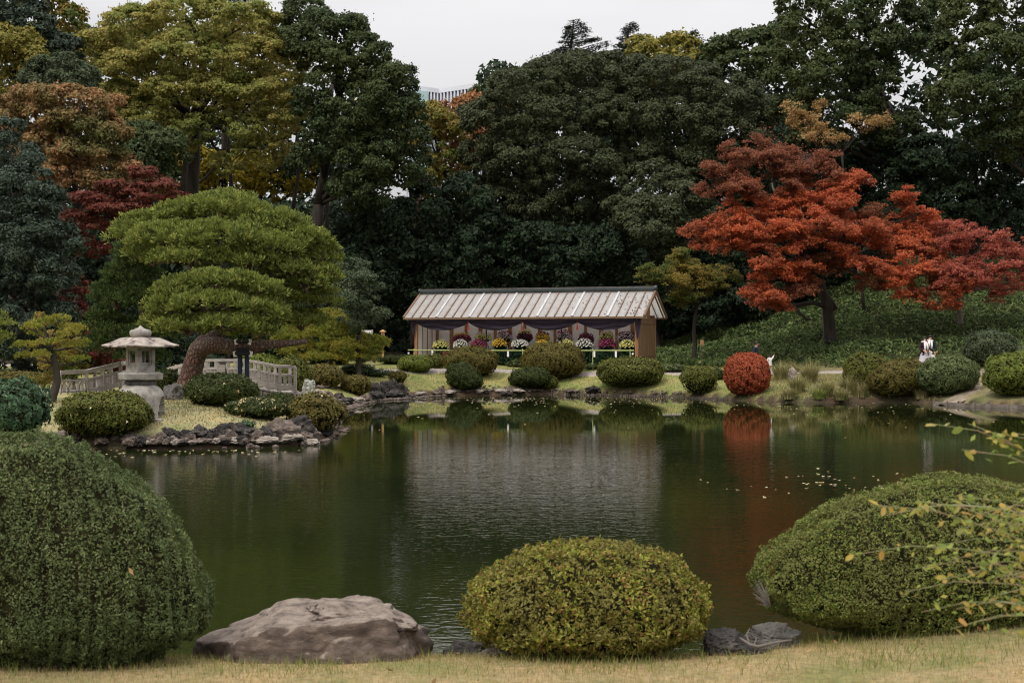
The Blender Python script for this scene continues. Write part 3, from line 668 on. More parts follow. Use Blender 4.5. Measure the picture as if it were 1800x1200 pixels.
T('broadleaf_tree', 'yellow tree with rusty tips near the top left corner', 'tree', 'goldmaple', 90, 110,
  [(90,15,35,30),(120,45,30,30),(100,65,30,22),(130,75,22,20),(75,5,30,20)], tr=.2, size=.15, sub=.55, bulge=1.5)
T('evergreen_tree', 'dark evergreen filling the top left corner', 'tree', 'bluegreen', 86, 30,
  [(20,20,45,38),(60,50,35,30),(85,85,35,25),(110,95,28,20),(-40,60,60,60),(15,60,35,25)], tr=.3, size=.15, sub=.55, bulge=2)
T('evergreen_tree', 'grey green feathery evergreen in the middle of the upper left', 'tree', 'yewgrey', 80, 110,
  [(100,120,38,20),(135,130,35,20),(75,140,28,18),(110,150,50,20)], tr=.2, size=.12, sub=.45, bulge=1.5, wide=.35)
T('maple_tree', 'dark crimson maple spreading behind the top left of the big pine', 'tree', 'crimson', 64, 190,
  [(250,305,28,8),(275,330,36,10),(300,348,24,8),(240,345,40,10),(200,330,30,9),(160,350,40,10),(205,370,45,11),(150,385,40,10),(190,400,40,10),(130,420,35,12),(240,370,40,8),(170,440,40,10)],
  tr=.15, size=.085, sub=.3, cover=1.1, bulge=1.5, flat=.4, up=.9, twigs=2, core=.2)
T('maple_tree', 'small crimson maple between the blue green tree and the big pine', 'tree', 'crimson', 60, 150,
  [(130,495,22,10),(140,515,24,11),(125,535,25,11),(145,550,25,12),(155,590,35,12),(170,620,40,14),(140,640,35,12),(200,640,35,12)],
  tr=.1, size=.075, sub=.28, cover=1.2, bulge=1, flat=.5, up=.8, core=.3)
T('evergreen_tree', 'large blue green evergreen with ragged sprays at the left edge behind the small pine', 'tree', 'bluegreen', 60, 30,
  [(10,280,40,38),(40,330,50,40),(0,380,60,50),(75,375,42,35),(40,430,60,45),(100,430,38,32),(60,490,60,40),(0,500,60,50),(95,500,35,32),(30,560,70,40),(80,570,50,38),(20,620,70,38),(90,620,50,35),(10,240,25,25)],
  tr=.3, size=.10, sub=.42, cover=1.1, bulge=2.5, wide=.38, core=.78)
T('evergreen_tree', 'dark shrubby tree in the shade behind the stone lantern', 'tree', 'darkwood', 66, 230,
  [(150,470,40,40),(190,500,40,40),(230,590,60,40),(170,660,60,28),(260,640,50,30),(300,600,40,30),(330,650,60,20)], tr=.15, size=.12, sub=.45, bulge=1)
T('evergreen_tree', 'dark undergrowth tree behind the right half of the bridge', 'tree', 'darkwood', 74, 560,
  [(520,560,50,40),(600,570,36,30),(450,590,50,35),(380,620,50,25),(640,610,30,22),(560,620,60,25)], tr=.15, size=.12, sub=.45, bulge=1)

# conifers on the skyline: leaning cedars with drooping sprays
def cedar(px, top, bot, D, halfw, label, lean=0):
    b = at(px, bot, D); bz = gz(b.x, b.y)
    root = empty('cedar_tree', (b.x, b.y, bz), 0, label, 'tree', 'cedars on the skyline')
    t = at(px + lean, top, D); H0 = b.z; H1 = t.z
    mb = MB(); mb.tube([(0, 0, 0), (0, 0, H0 - bz), (t.x - b.x, 0, H1 - bz)], [.35, .2, .03], 7)
    P_, N_ = [], []
    nb = 26
    for i in range(nb):
        k = (i + .5) / nb; z = H0 + (H1 - H0) * k - bz; cx = (t.x - b.x) * k
        for s_ in (-1, 1):
            if random.random() < .25: continue
            ln = halfw * D / F * (1 - k) ** .7 * random.uniform(.5, 1.15) + .25
            az = random.uniform(-.8, .8); e = Vector((cx + s_ * ln * math.cos(az) + ln * .25, ln * math.sin(az), z + ln * (random.uniform(.1, .5) if s_ > 0 else random.uniform(-.15, .2))))
            a = Vector((cx, 0, z)); mb.tube([a, a.lerp(e, .5) + Vector((0, 0, .05)), e], [.05, .035, .01], 4, False)
            m_ = int(70 * ln); tt = rng.random(m_) ** .7
            q = np.array(a)[None] * (1 - tt[:, None]) + np.array(e)[None] * tt[:, None]
            q = q + rng.normal(0, 1, (m_, 3)) * np.array([.12, .12, .05]) - np.array([0, 0, .06]) * rng.random((m_, 1)) * 3
            P_.append(q); N_.append(np.tile([0, 0, 1.], (m_, 1)))
    mb.build('trunk', M['bark'], root, True)
    v, f = leaf_tris(np.concatenate(P_), np.concatenate(N_), .15, .5, .3); link('crown', np_mesh('crown', v, f), LM['cedar'], root)
cedar(1000, 35, 130, 112, 62, 'leaning dark cedar with wind swept sprays, the tallest on the central skyline', 8)
cedar(1095, 40, 120, 114, 36, 'slim dark cedar top just right of the tallest skyline cedar', 12)
cedar(1212, 55, 110, 114, 26, 'small dark cedar tip behind the olive yellow tree top', 6)
cedar(945, 122, 170, 104, 45, 'few dark cedar sprays poking out low on the skyline right of the white building', -25)
cedar(395, -25, 60, 112, 60, 'dark cedar sprays hanging into the top left between the yellow trees', 12)

# bare trunks standing in the shade behind the pavilion
for i, (px, D, r_, yt, lb) in enumerate([(843, 94, .2, 260, 'straight bare brown trunk rising behind the middle of the pavilion roof'),
        (728, 90, .25, 330, 'thick pale brown trunk beside the left end of the pavilion'),
        (1090, 95, .2, 300, 'thin dark trunk behind the right part of the pavilion roof'),
        (1000, 95, .16, 300, 'dim trunk in the shade behind the roof, right of centre'),
        (560, 90, .15, 130, 'dark slanting trunk rising from the right shoulder of the big pine'),
        (505, 90, .13, 120, 'slim dark trunk above the top of the big pine'),
        (385, 91, .15, 140, 'curving dark trunk beside the great yellow green tree')]):
    x = (px - 900) / F * D; z = gz(x, D); t_ = at(px + (8 if i < 4 else 26), yt, D)
    root = empty('bare_tree', (x, D, z), 0, lb, 'tree trunk', 'bare trunks in the wood')
    mb = MB(); mb.tube(wavy((0, 0, -.3), (t_.x - x, 0, t_.z - z), 8, .02), [r_ * (1.15 - .06 * k) for k in range(9)], 8)
    mb.build('trunk', M['bark_red'] if i in (0, 1) else M['bark'], root, True)

# ------------------------------------------------------------------ red maple and its neighbours
def maple(name, label, cat, mats, D, base_px, base_pyD, pads, tr, size=.06, sub=.2, fork=None, cover=1.2, droop=.12, limbs=(), bark='bark', seedlimb=True, deep=1.2, bulge=2.5):
    bx = (base_px - 900) / F * D; bz = gz(bx, D) - .1
    root = empty(name, (bx, D, bz), 0, label, cat); o0 = np.array([bx, D, bz])
    byname = {}
    for q in pads: byname.setdefault(q[4] if len(q) > 4 else mats, []).append(q)
    allp = []
    A = np.array([(q[0], q[1]) for q in pads], float); c0 = A.mean(0)
    lob_by = {}
    for mk, qs in byname.items():
        for q in qs:
            k = min(1, abs(q[0] - c0[0]) / 330); off = -bulge * math.sqrt(1 - k * k) + (q[1] - c0[1]) * -.012 + random.uniform(-.8, .8)
            Di = D + off; p = np.array(at(q[0], q[1], Di)); sc = Di / F
            lob = (p, np.array([q[2] * sc, q[2] * sc * deep, q[3] * sc])); lob_by.setdefault(mk, []).append(lob); allp.append(lob)
    for mk, lobs in lob_by.items():
        P_, N_ = [], []
        for c, r in lobs:
            # each pad breaks up into ragged overlapping sprays
            for _s in range(5):
                an = rng.uniform(0, 2 * PI); k_ = rng.uniform(.15, .75); fr = rng.uniform(.38, .68)
                cs_ = c + np.array([math.cos(an) * k_ * r[0], math.sin(an) * k_ * r[1], rng.normal(.0, 1.0) * r[2] - k_ * .25 * r[0] * droop * 3])
                ra = r[0] * fr * 1.1; rb = r[1] * fr * .9; tilt = rng.normal(0, .22, 2); rot = rng.uniform(-.5, .5)
                ns = max(5, int(PI * ra * rb * 1.5 / (sub * sub)))
                rad = np.sqrt(rng.random(ns)); a2 = rng.uniform(0, 2 * PI, ns); ex = rad * np.cos(a2) * ra; ey = rad * np.sin(a2) * rb
                ez_ = np.sqrt(np.clip(1 - rad * rad, 0, 1)) * r[2] * .55 + tilt[0] * ex + tilt[1] * ey + rng.normal(0, .10, ns) - rad * rad * droop * ra
                cc = cs_ + np.stack([ex, ey, ez_], 1)
                g_ = np.sin(cc[:, 0] * 5.1 + cc[:, 2] * 3) + np.sin(cc[:, 1] * 4.3 + cc[:, 2] * 7 + 1) + np.sin(cc[:, 0] * 9.7 - cc[:, 1] * 6)
                cc = cc[g_ > -.45]; ns = len(cc)
                if not ns: continue
                per = max(5, int(2 * PI * sub * sub * .42 * cover / (.9 * size * size)))
                idx = np.repeat(np.arange(ns), per); m_ = len(idx)
                el = rng.uniform(.35, 1.0, ns)[idx]; dirn = rng.uniform(0, 2 * PI, ns)[idx]; an2 = rng.uniform(0, 2 * PI, m_); rr = sub * np.sqrt(rng.random(m_)) * 1.5
                u_ = rr * np.cos(an2); w_ = rr * np.sin(an2) * el * .7
                q = cc[idx] + np.stack([u_ * np.cos(dirn) - w_ * np.sin(dirn), u_ * np.sin(dirn) + w_ * np.cos(dirn), rng.normal(0, .045, m_) - rr * rng.uniform(.0, .35, ns)[idx]], 1)
                P_.append(q); N_.append(np.tile([0., -.35, 1.], (m_, 1)))
        P_ = np.concatenate(P_); N_ = np.concatenate(N_)
        v, f = leaf_tris(P_ - o0, N_, size, .55, .55)
        link('crown', np_mesh('crown', v, f), LM[mk], root)
    mb = MB()
    fk = at(fork[0], fork[1], D) - Vector(o0)
    mb.tube(wavy((0, 0, -.2), fk, 5, .06), [tr * (1.3 - .1 * i) for i in range(6)], 9)
    for c, r in allp:
        e = Vector(c - o0) - Vector((0, 0, r[2] * .4)); mid = fk.lerp(e, .5) + Vector((random.uniform(-.3, .3), 0, random.uniform(-.2, .6)))
        pts = [fk, fk.lerp(mid, .5) + Vector((0, 0, .1)), mid, mid.lerp(e, .5) + Vector((0, 0, .12)), e]
        mb.tube(pts, [tr * .45, tr * .36, tr * .25, tr * .16, tr * .06], 5, False)
        for _ in range(4):
            e2 = e + Vector((random.uniform(-1, 1) * r[0], random.uniform(-1, .6) * r[1], random.uniform(-.1, .5) * r[2]))
            mb.tube(wavy(mid.lerp(e, random.uniform(.3, 1)), e2, 3, .08), [tr * .1, tr * .07, tr * .05, tr * .02], 4, False)
    for lm in limbs:
        pts = [at(a, b_, D + dd) - Vector(o0) for a, b_, dd, _ in lm]; mb.tube(pts, [q[3] for q in lm], 7)
    mb.build('trunk', M[bark], root, True)
    return root
S_ = 'scarlet'; DR = 'darkred'; PR = 'pinkred'
maple('red_maple', 'large maple with blazing orange red layered leaves and darker red top on the slope', 'tree', S_, min(hit(1468, 548).y, 76.5), 1468, None,
  [(1290,275,40,12,DR),(1340,262,36,12,DR),(1385,285,40,13,DR),(1440,285,32,13,DR),(1262,308,38,12,DR),(1310,318,48,13,DR),(1240,335,24,9,DR),(1400,315,45,14,DR),(1350,300,40,14,DR),(1460,305,30,10,DR),
   (1500,320,32,10),(1475,335,42,11),(1430,345,42,12),(1380,345,40,12),(1340,362,46,13),(1290,375,40,13),(1250,400,38,12),(1230,420,25,10),(1300,405,44,14),(1360,395,48,14),(1420,380,45,14),(1480,365,42,12),(1530,375,36,12,DR),
   (1350,430,48,15),(1280,430,35,12),(1410,425,48,15),(1470,410,46,15),(1530,410,42,14),(1390,470,48,15),(1330,470,28,13),(1450,455,46,14,DR),(1510,450,44,14),(1330,500,26,10),(1365,505,40,12),(1410,500,40,12,DR),(1318,515,18,8),(1560,440,38,12),(1350,525,30,8),
   (1600,345,24,8),(1615,370,30,10),(1585,385,36,12),(1640,395,34,12),(1610,420,40,13),(1560,480,38,12),(1540,500,32,10,DR)],
  .28, size=.056, sub=.19, fork=(1440,480), cover=.92, limbs=[[(1462,542,0,.16),(1430,532,-.3,.13),(1395,538,-.5,.12),(1360,543,-.6,.10),(1325,538,-.7,.08),(1300,528,-.8,.05)],
   [(1395,538,-.5,.1),(1405,550,-1.0,.09),(1418,562,-1.5,.07)],[(1468,545,0,.2),(1450,515,0,.17),(1435,500,0,.15)]])
maple('red_maple', 'lower maple with pinkish red leaves and pale crooked branches at the right edge', 'tree', PR, min(hit(1690, 548).y, 75), 1690, None,
  [(1660,410,34,10),(1700,412,38,10),(1735,425,36,10),(1770,440,34,10),(1690,440,36,12),(1650,450,40,13,S_),(1610,465,36,12,S_),(1640,490,36,12,S_),(1595,495,32,10,S_),(1620,515,30,9,S_),(1680,480,36,11),(1720,470,36,11),(1760,480,36,11),(1795,470,30,12),(1670,505,34,10,S_),(1710,500,34,9),(1750,508,26,8),(1790,500,28,9),(1650,530,22,8,S_),(1680,535,20,7,S_),(1810,440,30,10),(1840,480,40,14),(1590,520,20,7,S_)],
  .14, size=.056, sub=.19, fork=(1685,520), cover=.85, bark='bark_pale')
maple('gold_maple', 'small yellow green maple left of the red maple, beside the pavilion gable', 'tree', 'goldmaple', 79, 1215, None,
  [(1150,482,28,9),(1130,490,20,8),(1175,462,30,9),(1200,448,28,9),(1215,470,34,11),(1180,490,32,10),(1245,485,34,11),(1215,505,34,10),(1260,505,30,10),(1275,480,24,10),(1200,520,26,8)],
  .12, size=.06, sub=.2, fork=(1225,540), cover=1.0, bulge=1)
maple('apricot_maple', 'thin tree with apricot yellow sprays high above the red maple', 'tree', 'apricot', 82, 1520, None,
  [(1392,190,16,5),(1412,196,18,6),(1440,188,16,5),(1405,212,20,6),(1430,215,18,6),(1390,208,12,5),(1450,225,18,6),(1432,240,16,5),(1460,242,16,5),(1420,232,14,5),(1500,205,14,4),(1535,216,22,4),(1560,208,14,4),(1520,222,14,4),(1480,240,12,4)],
  .08, size=.065, sub=.17, fork=(1480,270), cover=.5, bark='bark', bulge=.5)

def bare_tree(px, base, top, D, hw, label, lean=0):
    x = (px - 900) / F * D; b = at(px, base, D); t = at(px + lean, top, D); H_ = t.z - b.z
    g0 = gz(x, D)
    root = empty('bare_tree', (x, D, g0), 0, label, 'tree'); mb = MB(); o = Vector((x, D, g0))
    def grow(p, d, ln, r, lev):
        e = p + d * ln; mb.tube([p, p.lerp(e, .5) + Vector((random.gauss(0, .03), random.gauss(0, .03), 0)) * ln, e], [r, r * .8, r * .6], 4 if lev > 1 else 6, False)
        if lev >= 6: return
        for _ in range(3 if lev > 1 else 2):
            nd = (d + Vector((random.gauss(0, .5), random.gauss(0, .4), random.gauss(.05, .3)))).normalized()
            grow(p.lerp(e, random.uniform(.6, 1)), nd, ln * random.uniform(.62, .85), r * .6, lev + 1)
    st_ = Vector(((1452 - px) / F * D, 0, -.2)); q1 = st_.lerp(b - o, .45) + Vector((st_.x * .35, 0, -.2))
    mb.tube([st_, st_.lerp(q1, .5) + Vector((0, 0, .1)), q1, q1.lerp(b - o, .5), b - o], [.08, .075, .07, .06, .055], 6)
    grow(b - o, Vector((lean * .01, 0, 1)).normalized(), H_ * .30, .05, 0)
    mb.build('trunk', M['bark_pale'], root)
    n_ = 260
    dd = rng.normal(0, 1, (n_, 3)) * np.array([hw * D / F * .5, .5, H_ * .22]) + np.array([(t.x - x), 0, (b.z + t.z) / 2 + H_ * .18 - g0])
    v, f = leaf_tris(dd, np.tile([0, 0, 1.], (n_, 1)), .06, .8, .5); link('leaves', np_mesh('leaves', v, f), LM['pinkred'], root)
bare_tree(1358, 330, 232, 79, 30, 'nearly bare pale tree with few pink leaves, rising over the red maple', -8)
bare_tree(1400, 345, 255, 80, 35, 'grey twiggy tree beside the pinkish bare one over the red maple', 12)

# ------------------------------------------------------------------ pines
def pine(name, label, base, pads, trunk_paths, matkey='pine', dens=72, length=.185, sub=.25, D=47, group=None, mm=8):
    root = empty(name, base, 0, label, 'tree', group); o0 = np.array(base); mm = 6; bigp = 1
    bym = {}
    cs = []
    for q in pads:
        px, py, rx, rz, dd = q[:5]; mk = q[5] if len(q) > 5 else matkey
        Di = D + dd; c = np.array(at(px, py, Di)); sc = Di / F; r = np.array([rx * sc, rx * sc * .85, rz * sc]); cs.append((c, r))
        bym.setdefault(mk, []).append((c, r))
    for mk, lobs in bym.items():
        P_, N_ = [], []
        for c, r in lobs:
            ns = int(2 * PI * ((r[0] * r[1] + r[0] * r[2] * 1.5) / 1.6) / (sub * sub) * 1.3)
            d = unit(rng.normal(0, 1, (ns, 3)) + np.array([0, -.25, .35])); d = d[d[:, 2] > -.35]; ns = len(d)
            cc = c + d * r * rng.uniform(.74, 1.08, (ns, 1))
            per = max(4, int(dens * PI * sub * sub * .62)); idx = np.repeat(np.arange(ns), per); m_ = len(idx)
            ld = unit(rng.normal(0, 1, (m_, 3)) + np.array([0, 0, 1.1]) + d[idx] * .5)
            rs = sub * rng.uniform(.7, 1.25, ns)
            q = cc[idx] + ld * (rs[idx] * rng.uniform(.55, 1, m_))[:, None] * np.array([1, 1, .5])
            P_.append(q); N_.append(ld)
        P_ = np.concatenate(P_); N_ = np.concatenate(N_); k = inside(P_, cs, .7); P_ = P_[k]; N_ = N_[k]
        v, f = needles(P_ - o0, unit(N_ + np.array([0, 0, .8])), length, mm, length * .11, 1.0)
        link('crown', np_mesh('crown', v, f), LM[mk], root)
    mb = MB()
    for path in trunk_paths:
        pts = [at(a, b, D + dd) - Vector(base) for a, b, dd, r in path]
        # smooth the path
        P2, R2 = [], []
        for i in range(len(pts) - 1):
            p0 = pts[max(i - 1, 0)]; p1 = pts[i]; p2 = pts[i + 1]; p3 = pts[min(i + 2, len(pts) - 1)]
            for k in range(4):
                t = k / 4
                P2.append(.5 * ((2 * p1) + (p2 - p0) * t + (2 * p0 - 5 * p1 + 4 * p2 - p3) * t * t + (3 * p1 - p0 - 3 * p2 + p3) * t ** 3))
                R2.append((path[i][3] * (1 - t) + path[i + 1][3] * t) * random.uniform(.96, 1.04))
        P2.append(pts[-1]); R2.append(path[-1][3])
        mb.tube(P2, R2, 12)
    return root, mb, cs, o0
bp = hit(330, 697); PD = bp.y
pads = [(390,376,80,22,0),(320,385,56,20,0),(255,405,45,26,0),(225,420,28,20,.3),(460,400,70,26,0),(520,430,55,28,0),(560,455,35,28,.2),(300,425,70,26,-1.0),(385,425,80,28,-1.4),(465,440,70,26,-1.0),(270,455,45,24,-.6),(345,460,70,20,-1.6),(430,465,70,20,-1.2),(545,490,45,22,0),(400,355,45,10,.6),
        (505,480,42,14,-1),(555,530,38,24,.4),(500,525,40,20,-.3),(530,570,40,20,.4),(540,505,35,18,-.6),
        (385,500,65,16,-2.6),(325,515,48,18,-2.6),(440,515,55,18,-2.4),(300,545,42,20,-2.8),(375,540,65,20,-3.2),(450,550,48,20,-2.6),(400,575,70,16,-3.0),(330,580,50,16,-2.9),(450,588,40,12,-2.6),(285,570,30,16,-2.6),(480,560,22,20,-2.2),
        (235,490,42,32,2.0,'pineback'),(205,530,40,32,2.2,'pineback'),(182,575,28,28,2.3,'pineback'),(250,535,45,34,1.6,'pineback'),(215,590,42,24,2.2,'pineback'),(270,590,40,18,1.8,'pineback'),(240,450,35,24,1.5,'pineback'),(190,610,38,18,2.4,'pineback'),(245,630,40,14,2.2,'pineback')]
root, mb, cs, o0 = pine('pine_tree', 'large old pine with leaning scaly trunk and broad clipped cloud crown behind the stone lantern', bp, pads,
   [[(322,722,0,.55),(325,700,0,.44),(333,668,0,.36),(341,638,0,.33),(350,614,-.1,.32),(364,601,-.2,.30)],
    [(350,612,-.2,.30),(375,606,-.4,.27),(410,610,-.6,.25),(435,612,-.6,.24),(465,606,-.5,.17),(500,604,-.2,.12),(540,600,.1,.07)],
    [(358,606,0,.26),(395,575,.3,.22),(420,520,.3,.2),(430,470,.2,.2),(400,420,.2,.12)],
    [(430,490,.2,.14),(470,485,-.2,.11),(515,500,-.4,.07)],[(430,480,.2,.14),(380,475,-.2,.11),(345,480,-.6,.07)],
    [(250,690,2.3,.2),(246,610,2.2,.16),(250,540,2,.13),(235,500,2,.1)],[(395,575,.3,.12),(360,550,-1.8,.1),(320,540,-2.2,.06)],[(395,575,.3,.12),(430,555,-1.6,.09),(460,545,-2,.05)],
    [(430,470,.2,.12),(480,440,.2,.1),(540,450,.3,.06)]], D=PD)
for c, r in cs:
    e = Vector(c - o0); 
    for _ in range(7):
        q = e + Vector((random.uniform(-.8, .8) * r[0], random.uniform(-.8, .8) * r[1], random.uniform(-.2, .5) * r[2]))
        mb.tube([e - Vector((0, 0, r[2] * .5)), e.lerp(q, .5), q], [.05, .035, .015], 4, False)
mb.build('trunk', M['bark_pine'], root, True)

b2 = hit(585, 655)
pads = [(512,595,26,13,-.3),(500,610,22,11,-.2),(530,588,30,14,-.4),(655,608,22,14,0),(590,572,36,14,-.3),(540,568,34,14,0),(575,560,26,10,.3),(600,585,34,16,0),(560,592,44,18,-.6),(625,605,32,16,-.2),(640,622,24,14,-.2),(600,615,44,16,-.8),(540,615,34,16,-.6),(570,632,44,9,-.9),(515,612,22,12,0),(625,632,30,8,-.6),(505,625,14,8,0)]
root, mb, cs, o0 = pine('pine_tree', 'low spreading yellow green pine beside the right end of the bridge', b2, pads, [[(585,660,0,.12),(580,630,0,.1),(575,600,0,.08)]], 'pineyellow', 75, .16, .32, D=b2.y)
mb.build('trunk', M['bark_pine'], root, True)

b3 = hit(92, 707)
pads = [(58,578,14,5,0),(80,570,16,6,.2),(105,565,18,7,.1),(135,582,16,8,0),(120,590,16,6,-.3),(45,610,16,5,-.1),(68,608,14,5,-.3),(95,605,14,7,-.4),(130,612,16,7,0),(48,628,14,5,0),(75,626,14,5,-.3),(140,636,14,6,0),(100,625,14,5,.2),(62,592,12,5,.2),(112,578,12,5,.2),(148,606,10,6,.2)]
root, mb, cs, o0 = pine('pine_tree', 'small young pine with crooked thin trunk left of the stone lantern', b3, pads,
   [[(90,712,0,.14),(93,695,0,.13),(100,672,0,.11),(97,640,0,.10),(90,615,0,.07),(82,595,0,.05),(78,575,0,.03)]], 'pineyellow', 42, .10, .13, D=b3.y)
for c, r in cs:
    e = Vector(c - o0); st = min([at(97, 640, b3.y), at(90, 615, b3.y), at(84, 598, b3.y), at(98, 660, b3.y)], key=lambda s: abs(s.z + .15 - c[2])) - Vector(o0)
    mb.tube(wavy(st, e, 5, .1, .03), [.035, .03, .026, .02, .014, .008], 5, False)
    for _ in range(5):
        q = e + Vector((random.uniform(-.8, .8) * r[0], random.uniform(-.8, .8) * r[1], random.uniform(0, .6) * r[2])); mb.tube([st.lerp(e, .7), q], [.014, .006], 4, False)
mb.build('trunk', M['bark'], root, True)
b4 = Vector((-14.9, 40, gz(-14.9, 40)))
root, mb, cs, o0 = pine('pine_tree', 'pine branch just entering the picture at the left edge above the small pine', b4, [(-8,575,24,14,0),(-20,600,30,14,0),(-30,560,30,14,0)], [[(-40,700,0,.15),(-35,620,0,.12),(-25,590,0,.08)]], 'pine', 90, .13, .25, D=40)
mb.build('trunk', M['bark_pine'], root, True)
tree('broadleaf_shrub', 'yellow and orange leaved sapling growing behind the small young pine', 'shrub', 'goldmaple', 49, 105,
     [(70,565,16,10),(95,600,26,18),(130,620,26,20),(100,640,30,20),(135,655,24,16),(80,670,20,14)], tr=.05, size=.05, sub=.2, cover=.55, bulge=.6, twigs=3, core=.2)

# ------------------------------------------------------------------ clipped shrubs
TW = [unit(rng.normal(0, 1, (1, 3)))[0] for _ in range(6)]
def clipped(label, px, base, hw, top, mat, cover=1.6, size=None, group=None, name='clipped_shrub', D=None, depth=1.0, skew=0.0, core='twigcore', rough=.05, tip=0, zc=.46, quads=False, power=2.2, jit=.45, hole=0, lumps=2.2, cat='shrub', base_z=None, tw=None, tamp=1.1):
    if D is None: b = hit(px, base); D = b.y + hw / F * b.y * .55; 
    x = (px - 900) / F * D; g = gz(x, D) if base_z is None else base_z
    H_ = (CZ - (top - 600) / F * D) - g; r = hw / F * D; H_ = max(H_, .2)
    if size is None: size = .052 * (D / 65) ** .6
    root = empty(name, (x, D, g), 0, label, cat, group)
    seed = random.uniform(0, 99)
    def surf(d):
        # d unit directions -> surface points; centre at zc*H
        d = np.asarray(d); p_ = power
        k = (np.abs(d[:, 0]) ** p_ + np.abs(d[:, 1]) ** p_ + np.abs(d[:, 2]) ** p_) ** (-1 / p_)
        q = d * k[:, None]; zl = np.where(q[:, 2] > 0, H_ * (1 - zc), H_ * zc * 1.12)
        taper = 1 - np.where(q[:, 2] < 0, .22 * q[:, 2] ** 2, 0)
        o = np.stack([q[:, 0] * r * taper, q[:, 1] * r * depth * taper, H_ * zc + q[:, 2] * zl], 1)
        lump = 1 + rough * (np.sin(d[:, 0] * lumps * 2 + seed) * np.cos(d[:, 2] * lumps * 2.3 + seed * 2) + .6 * np.sin(d[:, 1] * lumps * 4 + d[:, 2] * lumps * 3.1 + seed * 3))
        o[:, :2] *= lump[:, None]; o[:, 2] = H_ * zc + (o[:, 2] - H_ * zc) * lump
        o[:, 0] += skew * (o[:, 2] - H_ * .4)
        return o
    # woody core
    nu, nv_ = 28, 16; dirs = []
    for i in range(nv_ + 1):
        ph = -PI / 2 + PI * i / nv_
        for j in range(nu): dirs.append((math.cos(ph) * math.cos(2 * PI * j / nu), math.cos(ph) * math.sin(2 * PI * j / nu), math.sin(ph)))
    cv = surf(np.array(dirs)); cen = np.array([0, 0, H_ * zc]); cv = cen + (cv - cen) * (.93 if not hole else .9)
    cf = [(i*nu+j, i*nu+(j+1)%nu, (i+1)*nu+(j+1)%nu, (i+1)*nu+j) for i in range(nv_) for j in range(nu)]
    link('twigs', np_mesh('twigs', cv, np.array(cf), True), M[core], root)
    area = 2 * PI * r * r * depth * .8 + PI * (r + r * depth) * H_ * .85
    n_ = int(area * cover / (.9 * size * size)); d = unit(rng.normal(0, 1, (n_, 3))); d = d[(d[:, 1] < .3) | (rng.random(n_) < .35)]
    if hole: # thin and bare underneath
        keep = rng.random(len(d)) < np.where(d[:, 2] < -.15, 1 - hole, 1); d = d[keep]
    p = surf(d); nrm = unit((p - cen) / np.array([r, r * depth, H_ * .55]) ** 2)
    # uneven twig tips: leaves gather in small tufts above and below the clipped face
    kw = 2 * PI / (tw or size * 6)
    tuf = sum(np.sin(p @ TW[i] * kw * (.6 + .18 * i) + seed * (i + 1)) for i in range(6)) / 2.4
    gap = tuf < -.75; p = p[~gap | (rng.random(len(p)) < .35)]; nrm = unit((p - cen) / np.array([r, r * depth, H_ * .55]) ** 2)
    tuf = sum(np.sin(p @ TW[i] * kw * (.6 + .18 * i) + seed * (i + 1)) for i in range(6)) / 2.4
    p = p + nrm * ((rng.normal(0, .35, len(p)) + tuf * .8) * size * tamp)[:, None]
    k = p[:, 2] > 0.0; p = p[k]; nrm = nrm[k]
    if base_z is not None:      # uneven young shoots standing out of the clipped face
        d = unit(rng.normal(0, 1, (260, 3)) + np.array([0, -.3, .5])); q = surf(d); qi = np.repeat(np.arange(260), 9)
        tt = rng.uniform(0, 1, len(qi)); up = unit(d + np.array([0, 0, .6])); ln = rng.uniform(.02, .06, 260)
        q2 = q[qi] + up[qi] * (ln[qi] * tt)[:, None] + rng.normal(0, .006, (len(qi), 3)); kk = q2[:, 2] > .05
        p = np.concatenate([p, q2[kk]]); nrm = np.concatenate([nrm, up[qi][kk]])
    v, f = leaf_quads(p, nrm, size, jit) if quads else leaf_tris(p, nrm, size, jit, .36 if base_z is not None else .6)
    link('foliage', np_mesh('foliage', v, f), LM[mat], root)
    if tip:
        d = unit(rng.normal(0, 1, (tip, 3)) + np.array([0, -.3, .8])); p = surf(d)
        v, f = leaf_tris(p + d * size * .4, d, size * 1.3, .8, .5); link('fallen_leaves', np_mesh('fallen_leaves', v, f), LM['float'], root)['kind'] = 'stuff'
    return root
C = clipped
# island
C('large clipped shrub with brownish left side hiding the left foot of the stone lantern', 186, 776, 76, 690, 'azalea', size=.042, cover=1.9, skew=-.05, rough=.06, power=2.7, tip=20)
C('dark green domed shrub right of the leaning pine trunk', 390, 716, 62, 657, 'azalea_dark', size=.045, cover=1.9, power=2.1, tip=30)
C('low dark green cushion shrub dotted with fallen leaves, in front of the domed shrub', 454, 736, 55, 701, 'azalea_dark', size=.042, cover=1.9, tip=120)
C('brown green sprawling shrub overhanging the water at the right tip of the island', 556, 758, 50, 692, 'azalea_brown', size=.045, cover=1.5, rough=.09, hole=.35, skew=-.1, tip=25)
C('half hidden dark shrub under the right end of the bridge', 492, 722, 30, 692, 'azalea_dark', size=.045)
C('tiny green tuft shrub on the island lawn above the black rocks', 433, 757, 14, 740, 'juniper', size=.03, cover=2)
C('dark shrub between the stone lantern and the pine trunk', 288, 700, 28, 650, 'azalea_dark', size=.045, D=46.5)
C('low brownish hedge at the left edge beyond the path', 38, 690, 50, 655, 'azalea_brown', size=.05, D=52)
C('dark shrub half hidden behind the left foot of the large brownish shrub', 128, 772, 22, 745, 'azalea_brown', size=.04, hole=.4, D=35.6)
